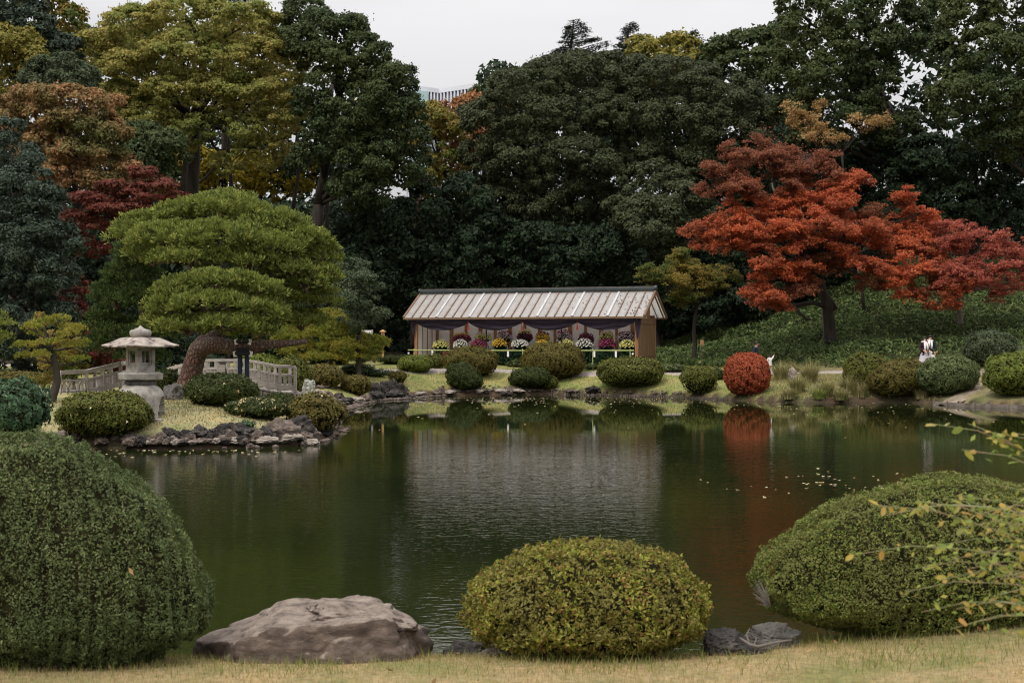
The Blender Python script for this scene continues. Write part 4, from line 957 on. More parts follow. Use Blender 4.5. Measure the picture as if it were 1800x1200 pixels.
# behind the bridge
C('pale green mound shrub behind the middle of the bridge', 452, 662, 48, 621, 'azalea_light', size=.055, D=60)
C('pale green mound shrub behind the right part of the bridge', 512, 668, 36, 627, 'azalea', size=.055, D=57)
C('round brownish green shrub to the right of the bridge end', 572, 681, 32, 641, 'azalea_brown', size=.05)
C('smaller brown shrub above the black shore rocks, right of the bridge', 626, 694, 26, 660, 'azalea_brown', size=.05)
C('low grey green plants beside the low pine foot', 628, 660, 26, 640, 'yewgrey', size=.06, rough=.15)
# far lawn
C('tidy oval green shrub on the lawn left of the pavilion', 730, 656, 30, 625, 'azalea_light', size=.045, cover=1.8)
C('small shrub behind the tidy oval one near the pavilion corner', 765, 648, 18, 623, 'azalea', size=.05)
C('tiny dark red shrub in front of the pavilion', 783, 640, 9, 620, 'crimson', size=.05, core='redcore')
C('small vase shaped thin shrub alone on the lawn', 700, 677, 16, 652, 'azalea_brown', size=.04, hole=.55, zc=.6, cover=1.1)
C('large brownish dome shrub in front of the left half of the pavilion', 828, 664, 47, 610, 'azalea_brown', size=.055, cover=1.8)
C('dark shrub with a steeply sloping right side at the water edge', 816, 692, 30, 637, 'azalea_dark', size=.05, skew=-.35, cover=1.8, zc=.35)
C('largest brownish dome shrub in front of the middle of the pavilion', 972, 672, 55, 603, 'azalea_brown', size=.055, cover=1.8)
C('dark rounded shrub at the water edge below the largest dome', 932, 693, 36, 646, 'azalea_dark', size=.05, cover=1.7)
C('small low shoulder of shrub joined to the right of the dark rounded one', 962, 690, 18, 660, 'azalea', size=.05)
C('wide flat topped green shrub at the water edge by the pavilion right end', 1108, 688, 57, 629, 'azalea', size=.055, cover=1.6, power=2.4, hole=.2, tip=12)
C('dull green shrub with bare brown foot left of the red ball', 1229, 696, 31, 645, 'azalea', size=.05, hole=.5, power=2.5, zc=.55)
C('big ball shaped shrub with solid fiery red autumn leaves', 1313, 698, 39, 621, 'dodan', size=.05, cover=2.2, core='redcore', rough=.02, power=2.3)
C('dark green round shrub behind the reeds', 1521, 688, 38, 621, 'azalea', size=.055, cover=1.7, skew=.05)
C('olive brown dome shrub at the water edge, right of the reeds', 1580, 708, 52, 632, 'azalea_brown', size=.05, cover=1.8, skew=.28, power=2.1)
C('deep green dome shrub with darker leaves beside the olive brown dome', 1665, 697, 52, 626, 'yew', size=.05, cover=1.9, skew=.12)
C('grey green mound shrub on the slope behind, near the right edge', 1740, 648, 44, 582, 'yewgrey', size=.06, cover=1.6, rough=.07)
C('bright green round shrub with reddish patches cut by the right edge', 1785, 700, 54, 621, 'azalea_light', size=.055, cover=1.7, hole=.1)
for i, (px, by, hw, top, lb) in enumerate([(596,640,14,628,'low ground cover clump at the foot of the low pine'),(660,662,18,650,'low blue green clump between path and lawn'),(682,660,10,652,'small blue green clump right beside the lawn edge'),
        (700,640,30,626,'dark low hedge behind the wooden sign post'),(735,622,30,604,'tangle of dark green undergrowth left of the pavilion'),(690,616,22,596,'taller green undergrowth behind the wooden sign post'),
        (905,645,14,634,'low clump in front of the pavilion flowers'),(1040,650,12,640,'low clump between the two large domes'),(1262,668,12,648,'small dark clump just left of the red ball'),(1178,655,26,640,'low dark clump at the foot of the pavilion gable')]):
    C(lb, px, by, hw, top, ('yewgrey','yewgrey','yewgrey','azalea_dark','darkwood','yew','yew','yew','azalea_dark','yew')[i], size=.06, rough=.14, name='ground_shrub', lumps=4)
C('bright blue green juniper mound at the left edge above the big near hedge', 22, 795, 62, 668, 'juniper', size=.055, cover=1.9, D=32.5, rough=.09, lumps=4, power=2.0)

# near shrubs
C('huge smooth dark green hedge dome filling the lower left corner', 88, 0, 262, 765, 'yew', D=9.6, size=.0155, cover=2.5, rough=.03, quads=False, power=2.1, skew=-.30, zc=.28, depth=.62, jit=.9, base_z=.44, tw=.13, tamp=1.7, lumps=3.5)
C('round shrub with yellow green and reddish leaves in the centre foreground', 1031, 0, 211, 957, 'near_azalea', D=10.0, size=.0165, cover=1.75, rough=.045, quads=True, power=2.12, zc=.36, depth=.8, jit=.9, hole=.3, base_z=.42, lumps=3.5, tw=.12, tamp=1.5)
C('very large olive green dome shrub in the lower right foreground', 1655, 0, 318, 845, 'near_satsuki', D=10.6, size=.0155, cover=2.4, rough=.035, quads=False, power=2.15, zc=.30, depth=.55, jit=.9, hole=.15, base_z=.46, skew=.3, tw=.13, tamp=1.6, lumps=3.5)

# ------------------------------------------------------------------ sasa slope, reeds, grasses
def scatter(x0, x1, y0, y1, n_, cond):
    x = rng.uniform(x0, x1, n_); y = rng.uniform(y0, y1, n_); k = cond(x, y); x = x[k]; y = y[k]; return x, y, hgt(x, y)
def sasa():
    def cond(x, y):
        d = sdist(x, y); return (d > 10.4 + .5 * np.sin(x)) & (y > 66) & (rng.random(len(x)) < sm(4.5, 9, x))
    x, y, z = scatter(5, 44, 66, 92, 130000, cond)
    lump = (np.sin(x * 1.9) * np.cos(y * 2.3) + np.sin(x * .8 + y * 1.1)) * .12
    p = np.stack([x, y, z + rng.random(len(x)) ** .6 * (.42 + lump)], 1)
    v, f = leaf_tris(p, np.tile([0, -.5, 1.], (len(x), 1)), .165, .9, .24)
    tag(link('bamboo_grass', np_mesh('bamboo_grass', v, f), LM['sasa']), 'knee high dwarf bamboo covering the slope under the red maple', 'bamboo grass', kind='stuff')
sasa()
def blades(x, y, z, h_, wd, lean=.35, seg=1):
    k = len(x); a = rng.uniform(0, 2 * PI, k); H_ = h_ * rng.uniform(.5, 1.3, k); la = rng.uniform(0, 2 * PI, k); le = lean * H_ * rng.random(k)
    c, s = np.cos(a) * wd, np.sin(a) * wd
    v = np.empty((k, 3, 3)); v[:, 0] = np.stack([x - c, y - s, z - .01], 1); v[:, 1] = np.stack([x + c, y + s, z - .01], 1)
    v[:, 2] = np.stack([x + le * np.cos(la), y + le * np.sin(la), z + H_], 1)
    return v.reshape(-1, 3), np.arange(3 * k).reshape(-1, 3)
x, y, z = scatter(-4.6, 4.8, 7.0, 11.6, 80000, lambda x, y: sdist(x, y) > .3)
v, f = blades(x, y, z, .035, .0025, .9); tag(link('dry_grass', np_mesh('dry_grass', v, f), LM['grass_dry']), 'short straw coloured lawn grass in the foreground', 'grass', kind='stuff')
x, y, z = scatter(-4.2, 4.6, 8.9, 10.8, 7000, lambda x, y: (sdist(x, y) > .15) & (rng.random(len(x)) < .35 + .65 * (np.sin(x * 3.1) > .2)))
v, f = blades(x, y, z, .085, .0035, .9); tag(link('green_grass', np_mesh('green_grass', v, f), LM['grass_green']), 'longer green grass along the near pond edge', 'grass', kind='stuff')
x, y, z = scatter(-13, -3, 35, 44, 16000, lambda x, y: sdist(x, y) > .3)
v, f = blades(x, y, z, .05, .012, .9); tag(link('dry_grass', np_mesh('dry_grass', v, f), LM['grass_island']), 'short dry grass on the island lawn', 'grass', kind='stuff')
x, y, z = scatter(-9, 11, 60, 74, 26000, lambda x, y: (sdist(x, y) > .3) & (sdist(x, y) < 5))
v, f = blades(x, y, z, .06, .016, .9); tag(link('green_grass', np_mesh('green_grass', v, f), LM['grass_green']), 'short green grass on the far bank lawn', 'grass', kind='stuff')
x, y, z = scatter(10, 26, 59, 70, 22000, lambda x, y: (sdist(x, y) > .1) & (sdist(x, y) < 6.5))
v, f = blades(x, y, z, .10, .02, 1.0); tag(link('dry_grass', np_mesh('dry_grass', v, f), LM['reed']), 'rough yellowed grass on the right hand bank', 'grass', kind='stuff')
def clump(label, px, py, hgt_, n_, mat='reed', spread=.35, name='reed_clump', group='reeds and pampas grass on the far bank', wd=.012):
    b = hit(px, py); root = empty(name, b, 0, label, 'grass clump', group); mb_v, mb_f = [], []
    if name == 'reed_clump': n_ = int(n_ * 2.2); spread *= 2.2
    for i in range(n_):
        a = random.uniform(0, 2 * PI); r0 = random.uniform(0, spread * .4); L_ = hgt_ * random.uniform(.6, 1.15); bend = random.uniform(.2, 1.0)
        p0 = Vector((math.cos(a) * r0, math.sin(a) * r0, -.03)); dr = Vector((math.cos(a), math.sin(a), 0)); sd_ = Vector((-dr.y, dr.x, 0)) * wd
        pts = []
        for k in range(5):
            t = k / 4; pts.append(p0 + dr * (L_ * bend * .75 * t * t) + Vector((0, 0, L_ * (t - .45 * bend * t * t))))
        o = len(mb_v)
        for k, q in enumerate(pts): wk = (1 - k / 4.4); mb_v += [q - sd_ * wk, q + sd_ * wk]
        for k in range(4): mb_f.append((o + 2*k, o + 2*k+1, o + 2*k+3, o + 2*k+2))
    link('blades', np_mesh('blades', np.array([tuple(q) for q in mb_v]), np.array(mb_f)), LM[mat], root)
for a in [('fountain of yellow green grass just right of the red ball', 1372, 668, 1.0, 170), ('straw coloured reed clump low on the bank, second from the red ball', 1402, 690, .9, 150),
          ('tall pale grass clump in the middle of the reedy bank', 1424, 672, 1.15, 170), ('dry reed clump drooping to the water in mid bank', 1452, 694, .8, 130), ('green rush clump between the dry reeds', 1440, 700, .6, 90, 'grass_green'),
          ('dry straw clump at the left foot of the dark round shrub', 1492, 690, .95, 150), ('bleached drooping grass in front of the dark round shrub', 1512, 698, .9, 70), ('rusty low grass between the olive and deep green domes', 1620, 700, .6, 90),
          ('low straw clump left of mid bank at the water line', 1386, 700, .6, 110), ('short clump at the bank foot near the dark round shrub', 1478, 702, .6, 110), ('dry tuft behind the reeds by the path', 1395, 655, .7, 100)]:
    clump(*a[:5], mat=(a[5] if len(a) > 5 else 'reed'), wd=.022)
clump('tuft of long green grass at the right foot of the big boulder', 735, 1150, .22, 60, 'grass_green', .3, 'grass_clump', 'grass tufts on the near bank', .004)
clump('small grass tuft right of the dark foreground stone', 905, 1160, .12, 40, 'grass_green', .3, 'grass_clump', 'grass tufts on the near bank', .004)
clump('sparse grass tuft in front of the middle of the big boulder', 560, 1172, .10, 30, 'grass_green', .3, 'grass_clump', 'grass tufts on the near bank', .004)

# ------------------------------------------------------------------ rocks
def rock_mesh(dims, seed, sub=3, planes=14, rough=.08, extra=()):
    rr = random.Random(seed); bm = bmesh.new(); bmesh.ops.create_icosphere(bm, subdivisions=sub, radius=1)
    pl = [(Vector((rr.gauss(0, 1), rr.gauss(0, 1), rr.gauss(0, 1))).normalized(), rr.uniform(.68, 1.0)) for _ in range(planes)] + list(extra)
    off = Vector((seed * 3.7, seed * 1.3, seed * 2.1))
    for v in bm.verts:
        d = v.co.normalized(); r = min([h_ / max(d.dot(n_), .05) for n_, h_ in pl if d.dot(n_) > .05] + [1.15])
        r *= 1 + rough * (mnoise.fractal(d * 2.2 + off, .8, 2.1, 4)) + rough * .6 * mnoise.noise(d * 9 + off)
        v.co = Vector((d.x * r * dims[0], d.y * r * dims[1], d.z * r * dims[2]))
    me = bpy.data.meshes.new('rock'); bm.to_mesh(me); bm.free(); return me
RL = {}
def rock(px, py, wpx, hpx, mat, label, group, seed, name='shore_rock', D=None, zoff=None):
    b = hit(px, py); 
    if D: b = Vector(((px - 900) / F * D, D, max(gz((px - 900) / F * D, D), 0)))
    s_ = b.y / F; w_ = wpx * s_ / 2; h_ = hpx * s_
    me = rock_mesh((w_ * 1.25, w_ * random.uniform(.7, 1), h_ * .72), seed, 4 if wpx < 60 else 5, rough=.16 if wpx >= 50 or name == 'foreground_stone' else (.30 if 'black' in mat else .2))
    o = link(name, me, M[mat]); o.location = (b.x, b.y, b.z + h_ * .25 if zoff is None else zoff); o.rotation_euler = (0, 0, random.uniform(0, 6))
    tag(o, label, 'rock', group); return o
words_ = ['first','second','third','fourth','fifth','sixth','seventh','eighth','ninth','tenth','eleventh','twelfth','thirteenth','fourteenth','fifteenth','sixteenth','seventeenth','eighteenth','nineteenth','twentieth']
def ordw(i): return words_[i] if i < 20 else 'twenty ' + words_[i - 20]
isl_rocks = [(282,772,20,16),(300,766,18,14),(322,770,22,16),(338,776,16,12),(352,766,26,20),(374,770,22,20),(392,762,22,18),(406,772,20,16),(418,762,26,20),(440,766,22,16),(452,772,22,16),(470,770,24,20),(300,778,16,10),(428,776,18,12)]
for i, (px, py, w_, h_) in enumerate(sorted(isl_rocks)):
    rock(px, py, w_ * 1.25, h_, 'rock_black' if i % 4 else 'rock_brown', ordw(i) + ' dark jagged rock from the left in the row edging the island lawn', 'dark rocks edging the island lawn', 20 + i)
big = [(490,768,50,34,'rock_brown','large pale streaked rock at the right end of the island lawn'),(520,764,46,34,'rock_black','large dark rock under the sprawling shrub at the island tip'),(545,772,34,18,'rock_brown','flat brown rock at the island tip beside the water'),
       (575,770,26,14,'rock_black','black wet rock at the far right tip of the island'),(505,782,40,12,'rock_pale','flat pale slab at the water line below the island tip'),(545,782,34,10,'rock_pale','second flat pale slab at the water line of the island tip'),
       (470,783,30,9,'rock_pale','low pale stone at the water line under the large streaked rock'),(532,777,30,14,'rock_brown','brown stone wedged between the two pale slabs')]
for i, (px, py, w_, h_, m_, lb) in enumerate(big): rock(px, py, w_, h_, m_, lb, 'rocks at the island tip', 60 + i)
wl = [(x, 787 + 2 * math.sin(x)) for x in range(262, 470, 15)]
for i, (px, py) in enumerate(wl):
    rock(px + random.uniform(-3, 3), py - 1, random.uniform(14, 26), random.uniform(5, 9), ['rock_pale','rock_brown','rock_brown','rock_pale','rock_black'][i % 5], ordw(i) + ' small stone from the left along the island water line', 'small stones along the island water line', 90 + i)
for i, (px, py, w_, h_, m_, lb) in enumerate([(108,782,28,20,'rock_pale','pale stone at the water edge left of the large brownish shrub'),(130,786,22,14,'rock_brown','brown stone at the water edge under the large brownish shrub'),
      (92,778,22,14,'rock_brown','brown stone at the extreme left of the island shore'),(105,738,12,9,'rock_black','small black stone lying on the dry island lawn'),(228,787,24,12,'rock_brown','brown shore stone below the right side of the large brownish shrub'),(250,785,22,14,'rock_black','black shore stone just right of the large brownish shrub'),(175,788,26,10,'rock_brown','low shore stone below the middle of the large brownish shrub')]):
    rock(px, py, w_, h_, m_, lb, None, 120 + i)
rock(541, 694, 24, 30, 'rock_mossy', 'upright pale lichen covered stone at the right end of the bridge', None, 131, 'standing_stone')
rock(303, 712, 34, 32, 'stone_dark', 'dark rounded stone block behind the right leg of the stone lantern', None, 132, 'stone_block', D=41.5)
fr = [(520,698,26,14),(505,706,24,12),(560,697,18,13),(575,700,22,12),(595,700,18,10),(560,708,22,9),(585,708,24,9),(608,706,22,9),(625,711,22,9),(640,708,20,9),(655,704,18,8)]
for i, (px, py, w_, h_) in enumerate(fr):
    rock(px, py, w_ * 1.2, h_, ['rock_brown','rock_black','rock_pale'][i % 3], ordw(i) + ' broken stone from the bridge end along the shore to its right', 'broken stones by the bridge end', 150 + i)
bl = [(650,690,18,18),(664,694,20,20),(678,690,18,22),(694,692,22,24),(706,696,18,18),(690,700,24,12),(660,701,24,10),(720,700,16,8)]
for i, (px, py, w_, h_) in enumerate(sorted(bl)):
    rock(px, py, w_ * 1.2, h_, 'rock_black', ordw(i) + ' black craggy rock from the left in the cluster at the lawn left corner', 'black craggy rocks at the lawn corner', 170 + i)
for i, (px, py, w_, h_, m_) in enumerate([(740,697,18,5,'rock_pale'),(765,696,16,5,'rock_brown'),(790,695,18,5,'rock_pale'),(842,694,16,6,'rock_pale'),(856,694,14,6,'rock_brown'),(880,692,20,7,'rock_pale'),(893,690,16,10,'rock_brown'),(912,692,20,6,'rock_pale'),(1043,688,20,9,'rock_black'),(1005,691,14,5,'rock_brown')]):
    rock(px, py, w_, h_, m_, ordw(i) + ' low edging stone from the left along the far lawn shore', 'edging stones along the far lawn', 190 + i)
rock(1394, 668, 16, 20, 'rock_pale', 'pale rounded stone among the reeds near the path', None, 210)
rock(1505, 668, 14, 14, 'rock_brown', 'small brown stone by the path left of the dark round shrub', None, 211)
# foreground stones
def boulder():
    D = 9.75; b = Vector(((572 - 900) / F * D, D, .40)); s_ = D / F
    root = empty('boulder', b, 0, 'big brown boulder with flat pale top lying on the near bank', 'boulder')
    me = rock_mesh((.83, .60, .52), 3.3, 6, 0, .05, [(Vector((-.10, -.10, 1)).normalized(), .46), (Vector((-.50, -.10, .86)).normalized(), .54), (Vector((1, -.15, .12)).normalized(), .73), (Vector((1, .1, .9)).normalized(), .72),
          (Vector((-.14, -1, .42)).normalized(), .56), (Vector((.5, -.9, .3)).normalized(), .66), (Vector((-.9, -.5, .15)).normalized(), .80), (Vector((0, 1, .2)).normalized(), .8)])
    for v in me.vertices:  # cracks and facets
        c0 = v.co; v.co = c0 * (1 - .05 * max(0, .12 - abs(mnoise.noise(c0 * 2.3 + Vector((4, 2, 9))))) / .12 + .022 * mnoise.noise(c0 * 6) + .014 * mnoise.noise(c0 * 15) + .008 * mnoise.noise(c0 * 34))
    for v in me.vertices:  # bedding steps
        c = v.co; q = mnoise.fractal(c * 3.1, 1, 2, 4); l_ = mnoise.noise(Vector((c.x * .8, c.y * .8, c.z * 11)));
        v.co = c * (1 + .03 * q) + Vector((c.x, c.y, 0)).normalized() * .018 * l_
        if c.x > .35: v.co.z += .03 * (c.x - .35)
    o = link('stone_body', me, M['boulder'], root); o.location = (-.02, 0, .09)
    for p in me.polygons: p.use_smooth = True
    me2 = rock_mesh((.36, .24, .095), 8.1, 5, 12, .10); o2 = link('top_ledge', me2, M['boulder'], root); o2.location = (.14, .14, .285); o2.rotation_euler = (.02, .1, .3)
    for p in me2.polygons: p.use_smooth = True
    me3 = rock_mesh((.26, .22, .07), 5.1, 5, 12, .10); o3 = link('top_ledge', me3, M['boulder'], root); o3.location = (.36, .08, .258); o3.rotation_euler = (.05, .2, 1)
    for p in me3.polygons: p.use_smooth = True
boulder()
for i, (px, py, w_, h_, m_, lb, D) in enumerate([(828,1140,75,46,'rock_black','rough black stone between the big boulder and the centre shrub',10.4),(870,1140,60,22,'rock_pale','pale low stone at the left foot of the centre shrub',10.1),
      (795,1140,50,14,'rock_brown','flat brown stone beside the rough black stone',10.6),(1275,1160,90,46,'rock_black','dark rounded stone right of the centre shrub',9.9),(1352,1140,80,42,'stone_dark','grey stone with a fallen branch across it, left of the right hand shrub',10.2),
      (1330,1155,70,16,'rock_black','flat black stone in front of the grey stone',9.9)]):
    rock(px, py, w_, h_, m_, lb, None, 230 + i, 'foreground_stone', D=D)
mb = MB()
def fp(px, py, D): return at(px, py, D)
mb.tube([fp(1300,1120,9.8), fp(1318,1132,9.75), fp(1332,1136,9.75), fp(1365,1128,9.75), fp(1392,1124,9.8)], [.006,.012,.013,.01,.005], 6)
mb.tube([fp(1318,1132,9.75), fp(1312,1115,9.8), fp(1318,1104,9.85)], [.009,.006,.004], 5)
mb.tube([fp(1325,1135,9.75), fp(1330,1120,9.8), fp(1316,1112,9.85)], [.007,.005,.003], 5)
tag(mb.build('fallen_branch', M['bark_pale'], smooth=True), 'bleached forked dead branch lying over the dark stones', 'branch')
mb = MB()
for i in range(60):
    a = at(1342, 1050, 10.2); e = a + Vector((random.uniform(-.08, .02), random.uniform(-.08, .08), random.uniform(-.05, .16))); mb.tube([a + Vector((.05, 0, -.06)), e], [.0022, .0008], 3, False)
tag(mb.build('dry_twig_spray', M['bark_pale']), 'spray of thin dry pale twigs at the left side of the right hand shrub', 'twigs')

# pebbles and stakes at the water line (too small to tell apart)
def pebbles():
    P_, F_ = [], []
    ico = bmesh.new(); bmesh.ops.create_icosphere(ico, subdivisions=1, radius=1); iv = np.array([v.co[:] for v in ico.verts]); fi = np.array([[v.index for v in f.verts] for f in ico.faces]); ico.free()
    segs = [(Wp(a, b), Wp(c, d), n_, s_) for a, b, c, d, n_, s_ in [(265,790,450,787,150,.07),(450,787,565,776,110,.08),(565,776,603,752,50,.07),(592,724,650,706,110,.09),(650,706,780,696,150,.09),(780,696,960,693,150,.08),(500,716,600,706,60,.1),(100,784,265,790,70,.07),(960,693,1200,699,110,.06)]]
    k = 0
    for a, b, n_, s_ in segs:
        for _ in range(n_):
            t = random.random(); x = a[0] + (b[0] - a[0]) * t + random.gauss(0, .12); y = a[1] + (b[1] - a[1]) * t + abs(random.gauss(0, .25)); z = max(gz(x, y), 0)
            r = s_ * random.uniform(.5, 1.5); q = iv * np.array([r * random.uniform(.8, 1.6), r, r * .6]) * (1 + rng.normal(0, .12, (len(iv), 1))) + np.array([x, y, z + r * .2])
            P_.append(q); F_.append(fi + k); k += len(iv)
    return np.concatenate(P_), np.concatenate(F_)
v, f = pebbles(); tag(link('shore_pebbles', np_mesh('shore_pebbles', v, f), M['rock_brown']), 'small broken stones strewn along the water line', 'pebbles', kind='stuff')
mb = MB()
edge = [Wp(960,693),Wp(1050,695),Wp(1130,697),Wp(1200,699),Wp(1280,703)]
for i in range(len(edge) - 1):
    a, b = edge[i], edge[i+1]; n_ = int(math.hypot(b[0]-a[0], b[1]-a[1]) / .10)
    for k in range(n_):
        t = k / n_; x = a[0] + (b[0]-a[0]) * t; y = a[1] + (b[1]-a[1]) * t - .05; mb.tube([(x, y, -.25), (x + random.uniform(-.01,.01), y, .10 + random.uniform(-.04, .04))], .03, 5)
tag(mb.build('timber_stakes', M['wood_old']), 'close row of short weathered stakes holding the far lawn edge', 'stakes', kind='stuff')
rt = [Wp(1640,711),Wp(1710,715),Wp(1800,718),Wp(1950,721)]
root = empty('timber_edging', (rt[0][0], rt[0][1], 0), 0, 'weathered plank edging with short posts along the right hand water line', 'edging'); mbp = 0
for i in range(3):
    a, b = rt[i], rt[i+1]
    m1 = MB(); m1.beam((a[0]-rt[0][0], a[1]-rt[0][1]-.06, .06), (b[0]-rt[0][0], b[1]-rt[0][1]-.06, .06), .05, .15); m1.build('plank', M['wood_edge'], root)
    for k in range(3):
        t = k / 3; x = a[0]+(b[0]-a[0])*t-rt[0][0]; y = a[1]+(b[1]-a[1])*t-rt[0][1]-.13; m2 = MB(); m2.tube([(x, y, -.3), (x, y, .19)], .05, 8); m2.build('post', M['wood_edge'], root)

# fallen leaves on the pond
n_ = 620
x = np.concatenate([rng.uniform(-4, 25, n_), rng.normal(6.3, 1.1, 70), rng.uniform(-10, -5, 60)]); y = np.concatenate([66 - rng.exponential(5, n_), rng.normal(25.5, 1.3, 70), 34 - rng.exponential(.7, 60)])
k = sdist(x, y) < -.15; x = x[k]; y = y[k]
v, f = leaf_quads(np.stack([x, y, np.full(len(x), .012)], 1), np.tile([0, 0, 1.], (len(x), 1)), .045, .06, .6)
tag(link('floating_leaves', np_mesh('floating_leaves', v, f), LM['float']), 'pale fallen leaves floating on the pond', 'leaves', kind='stuff')
x, y, z = scatter(-4, 4.5, 8, 11.5, 260, lambda x, y: sdist(x, y) > .3)
v, f = leaf_quads(np.stack([x, y, z + .03], 1), np.tile([0, 0, 1.], (len(x), 1)), .022, .5, .5); tag(link('fallen_leaves', np_mesh('fallen_leaves', v, f), LM['cherry']), 'scattered brown leaves on the near lawn', 'leaves', kind='stuff')
x, y, z = scatter(-13, -3.5, 35, 46, 900, lambda x, y: sdist(x, y) > .3)
v, f = leaf_quads(np.stack([x, y, z + .05], 1), np.tile([0, 0, 1.], (len(x), 1)), .035, .5, .5); tag(link('fallen_leaves', np_mesh('fallen_leaves', v, f), LM['cherry']), 'scattered brown leaves on the island lawn', 'leaves', kind='stuff')

# ------------------------------------------------------------------ stone lantern
def lantern():
    b = hit(247, 735); D = b.y; s_ = D / F; z0 = b.z - .03
    root = empty('stone_lantern', (b.x, b.y, z0), 0, 'large snow viewing stone lantern with wide roof on arched legs', 'stone lantern')
    Z = lambda py: (CZ - (py - 600) * s_) - z0
    # arched legs: a domed hood cut by four arches
    zt = Z(674); n = 96; m = 22; vs_, fs = [], []
    prof = []
    for i in range(m + 1):
        t = i / m; z = zt * (1 - (1 - t) ** 1.0); z = zt * t
        rr = (43 - 3 * t) * s_ if t < .55 else (41.4 * math.sqrt(max(0, 1 - ((t - .55) / .50) ** 2.4)) + .001) * s_
        rr = max(rr, 22 * s_); prof.append((rr, z))
    for (rr, z) in prof:
        for j in range(n):
            a = 2 * PI * j / n; vs_.append((rr * math.cos(a), rr * math.sin(a), z))
    for i in range(m):
        for j in range(n):
            a = (j + .5) / n * 360; t = (i + .5) / m
            da = min(abs((a - c + 180) % 360 - 180) for c in (-92, -2, 88, 178))
            hwid = 27 * math.sqrt(max(0, 1 - (t / .66) ** 2.6))
            if da < hwid: continue
            k = (j + 1) % n; fs.append((i*n+j, i*n+k, (i+1)*n+k, (i+1)*n+j))
    fs.append(tuple(m * n + j for j in range(n)))
    me = bpy.data.meshes.new('legs'); me.from_pydata(vs_, [], fs); me.update()
    o = link('legs', me, M['stone'], root); md = o.modifiers.new('thick', 'SOLIDIFY'); md.thickness = .16; md.offset = -1
    md = o.modifiers.new('bev', 'BEVEL'); md.width = .02; md.segments = 2; md.limit_method = 'ANGLE'
    for p in me.polygons: p.use_smooth = False
    mb = MB(); mb.box(-.7, .7, -.7, .7, -.1, .035); mb.build('footing', M['stone'], root, bevel=.01)
    mb = MB(); mb.lathe([(.40, Z(675)), (.40, Z(670)), (.34, Z(667))], 24); mb.build('collar', M['stone_dark'], root)
    # hexagonal platform
    mb = MB(); a0 = R(8)
    hx = lambda r_, z: [(r_ * math.cos(a0 + k * PI / 3), r_ * math.sin(a0 + k * PI / 3), z) for k in range(6)]
    rings = [hx(.42, Z(668)), hx(.56, Z(666.5)), hx(.58, Z(656.5)), hx(.47, Z(653.5))]
    v_ = sum(rings, []); f_ = []
    for i in range(3):
        for k in range(6): f_.append((i*6+k, i*6+(k+1)%6, (i+1)*6+(k+1)%6, (i+1)*6+k))
    f_ += [tuple(range(6))[::-1], tuple(18 + k for k in range(6))]
    MB().add(v_, f_).build('platform', M['stone'], root, bevel=.012)
    # light chamber: square, corner to the viewer; open windows with frames
    hw = 25.5 * s_ / math.sqrt(2) * 1.0; za, zb = Z(653.5), Z(608); rot = R(45 + 4)
    ch = empty('light_chamber', (0, 0, 0)); bpy.data.objects.remove(ch)
    mb = MB()
    cr, sr = math.cos(rot), math.sin(rot)
    def q(x, y, z): return (x * cr - y * sr, x * sr + y * cr, z)
    def rbox(mb, x0, x1, y0, y1, z0_, z1_):
        mb.add([q(x0,y0,z0_),q(x1,y0,z0_),q(x1,y1,z0_),q(x0,y1,z0_),q(x0,y0,z1_),q(x1,y0,z1_),q(x1,y1,z1_),q(x0,y1,z1_)], [(0,3,2,1),(4,5,6,7),(0,1,5,4),(1,2,6,5),(2,3,7,6),(3,0,4,7)])
    H2 = hw; z1_ = za + .17; z2_ = zb - .10
    rbox(mb, -H2, H2, -H2, H2, za, z1_); rbox(mb, -H2, H2, -H2, H2, z2_, zb)
    for sx in (-1, 1):
        for sy in (-1, 1):
            x0, x1 = sorted((sx * H2, sx * (H2 - .11))); y0, y1 = sorted((sy * H2, sy * (H2 - .11))); rbox(mb, x0, x1, y0, y1, z1_, z2_)
    chamber = mb.build('light_chamber', M['stone'], root, bevel=.006)
    for side in range(4):
        a = side * PI / 2; mbf = MB(); ww = H2 - .11; yy = -H2 + .02
        tmp = MB()
        for (x0, x1, zz0, zz1) in [(-ww, -ww + .035, z1_, z2_), (ww - .035, ww, z1_, z2_), (-ww + .035, ww - .035, z1_, z1_ + .07), (-ww + .035, ww - .035, z2_ - .03, z2_)]:
            tmp.box(x0, x1, yy, yy + .05, zz0, zz1)
        ca, sa = math.cos(a + rot), math.sin(a + rot)
        tmp.v = [(x * ca - y * sa, x * sa + y * ca, z) for x, y, z in tmp.v]
        tmp.build('window', M['stone'], chamber)
    # roof: six sided, shallow and flared at the corners
    v_, f_ = [], []; rings = [(0.0, 592.5, 24), (.2, 594, 36), (.45, 599.5, 48), (.75, 604.5, 60), (1, 608, 71)]
    nseg = 48; a1 = R(4)
    for (t, py, r_) in rings:
        for j in range(nseg):
            a = 2 * PI * j / nseg; k = ((a - a1) / (PI / 2)) % 1; c = math.cos(PI / 4) / math.cos((k - .5) * PI / 2)
            lift = (abs(k - .5) * 2) ** 3 * .035 * t; rr = r_ * s_ * c 
            v_.append((rr * math.cos(a), rr * math.sin(a), Z(py) + lift))
    nb = len(v_)
    for (py, r_) in [(610.5, 70), (611, 40), (608.5, 26)]:
        for j in range(nseg):
            a = 2 * PI * j / nseg; k = ((a - a1) / (PI / 2)) % 1; c = math.cos(PI / 4) / math.cos((k - .5) * PI / 2)
            lift = (abs(k - .5) * 2) ** 3 * .035 * (r_ > 50); rr = r_ * s_ * c; v_.append((rr * math.cos(a), rr * math.sin(a), Z(py) + lift))
    nr = len(rings) + 3
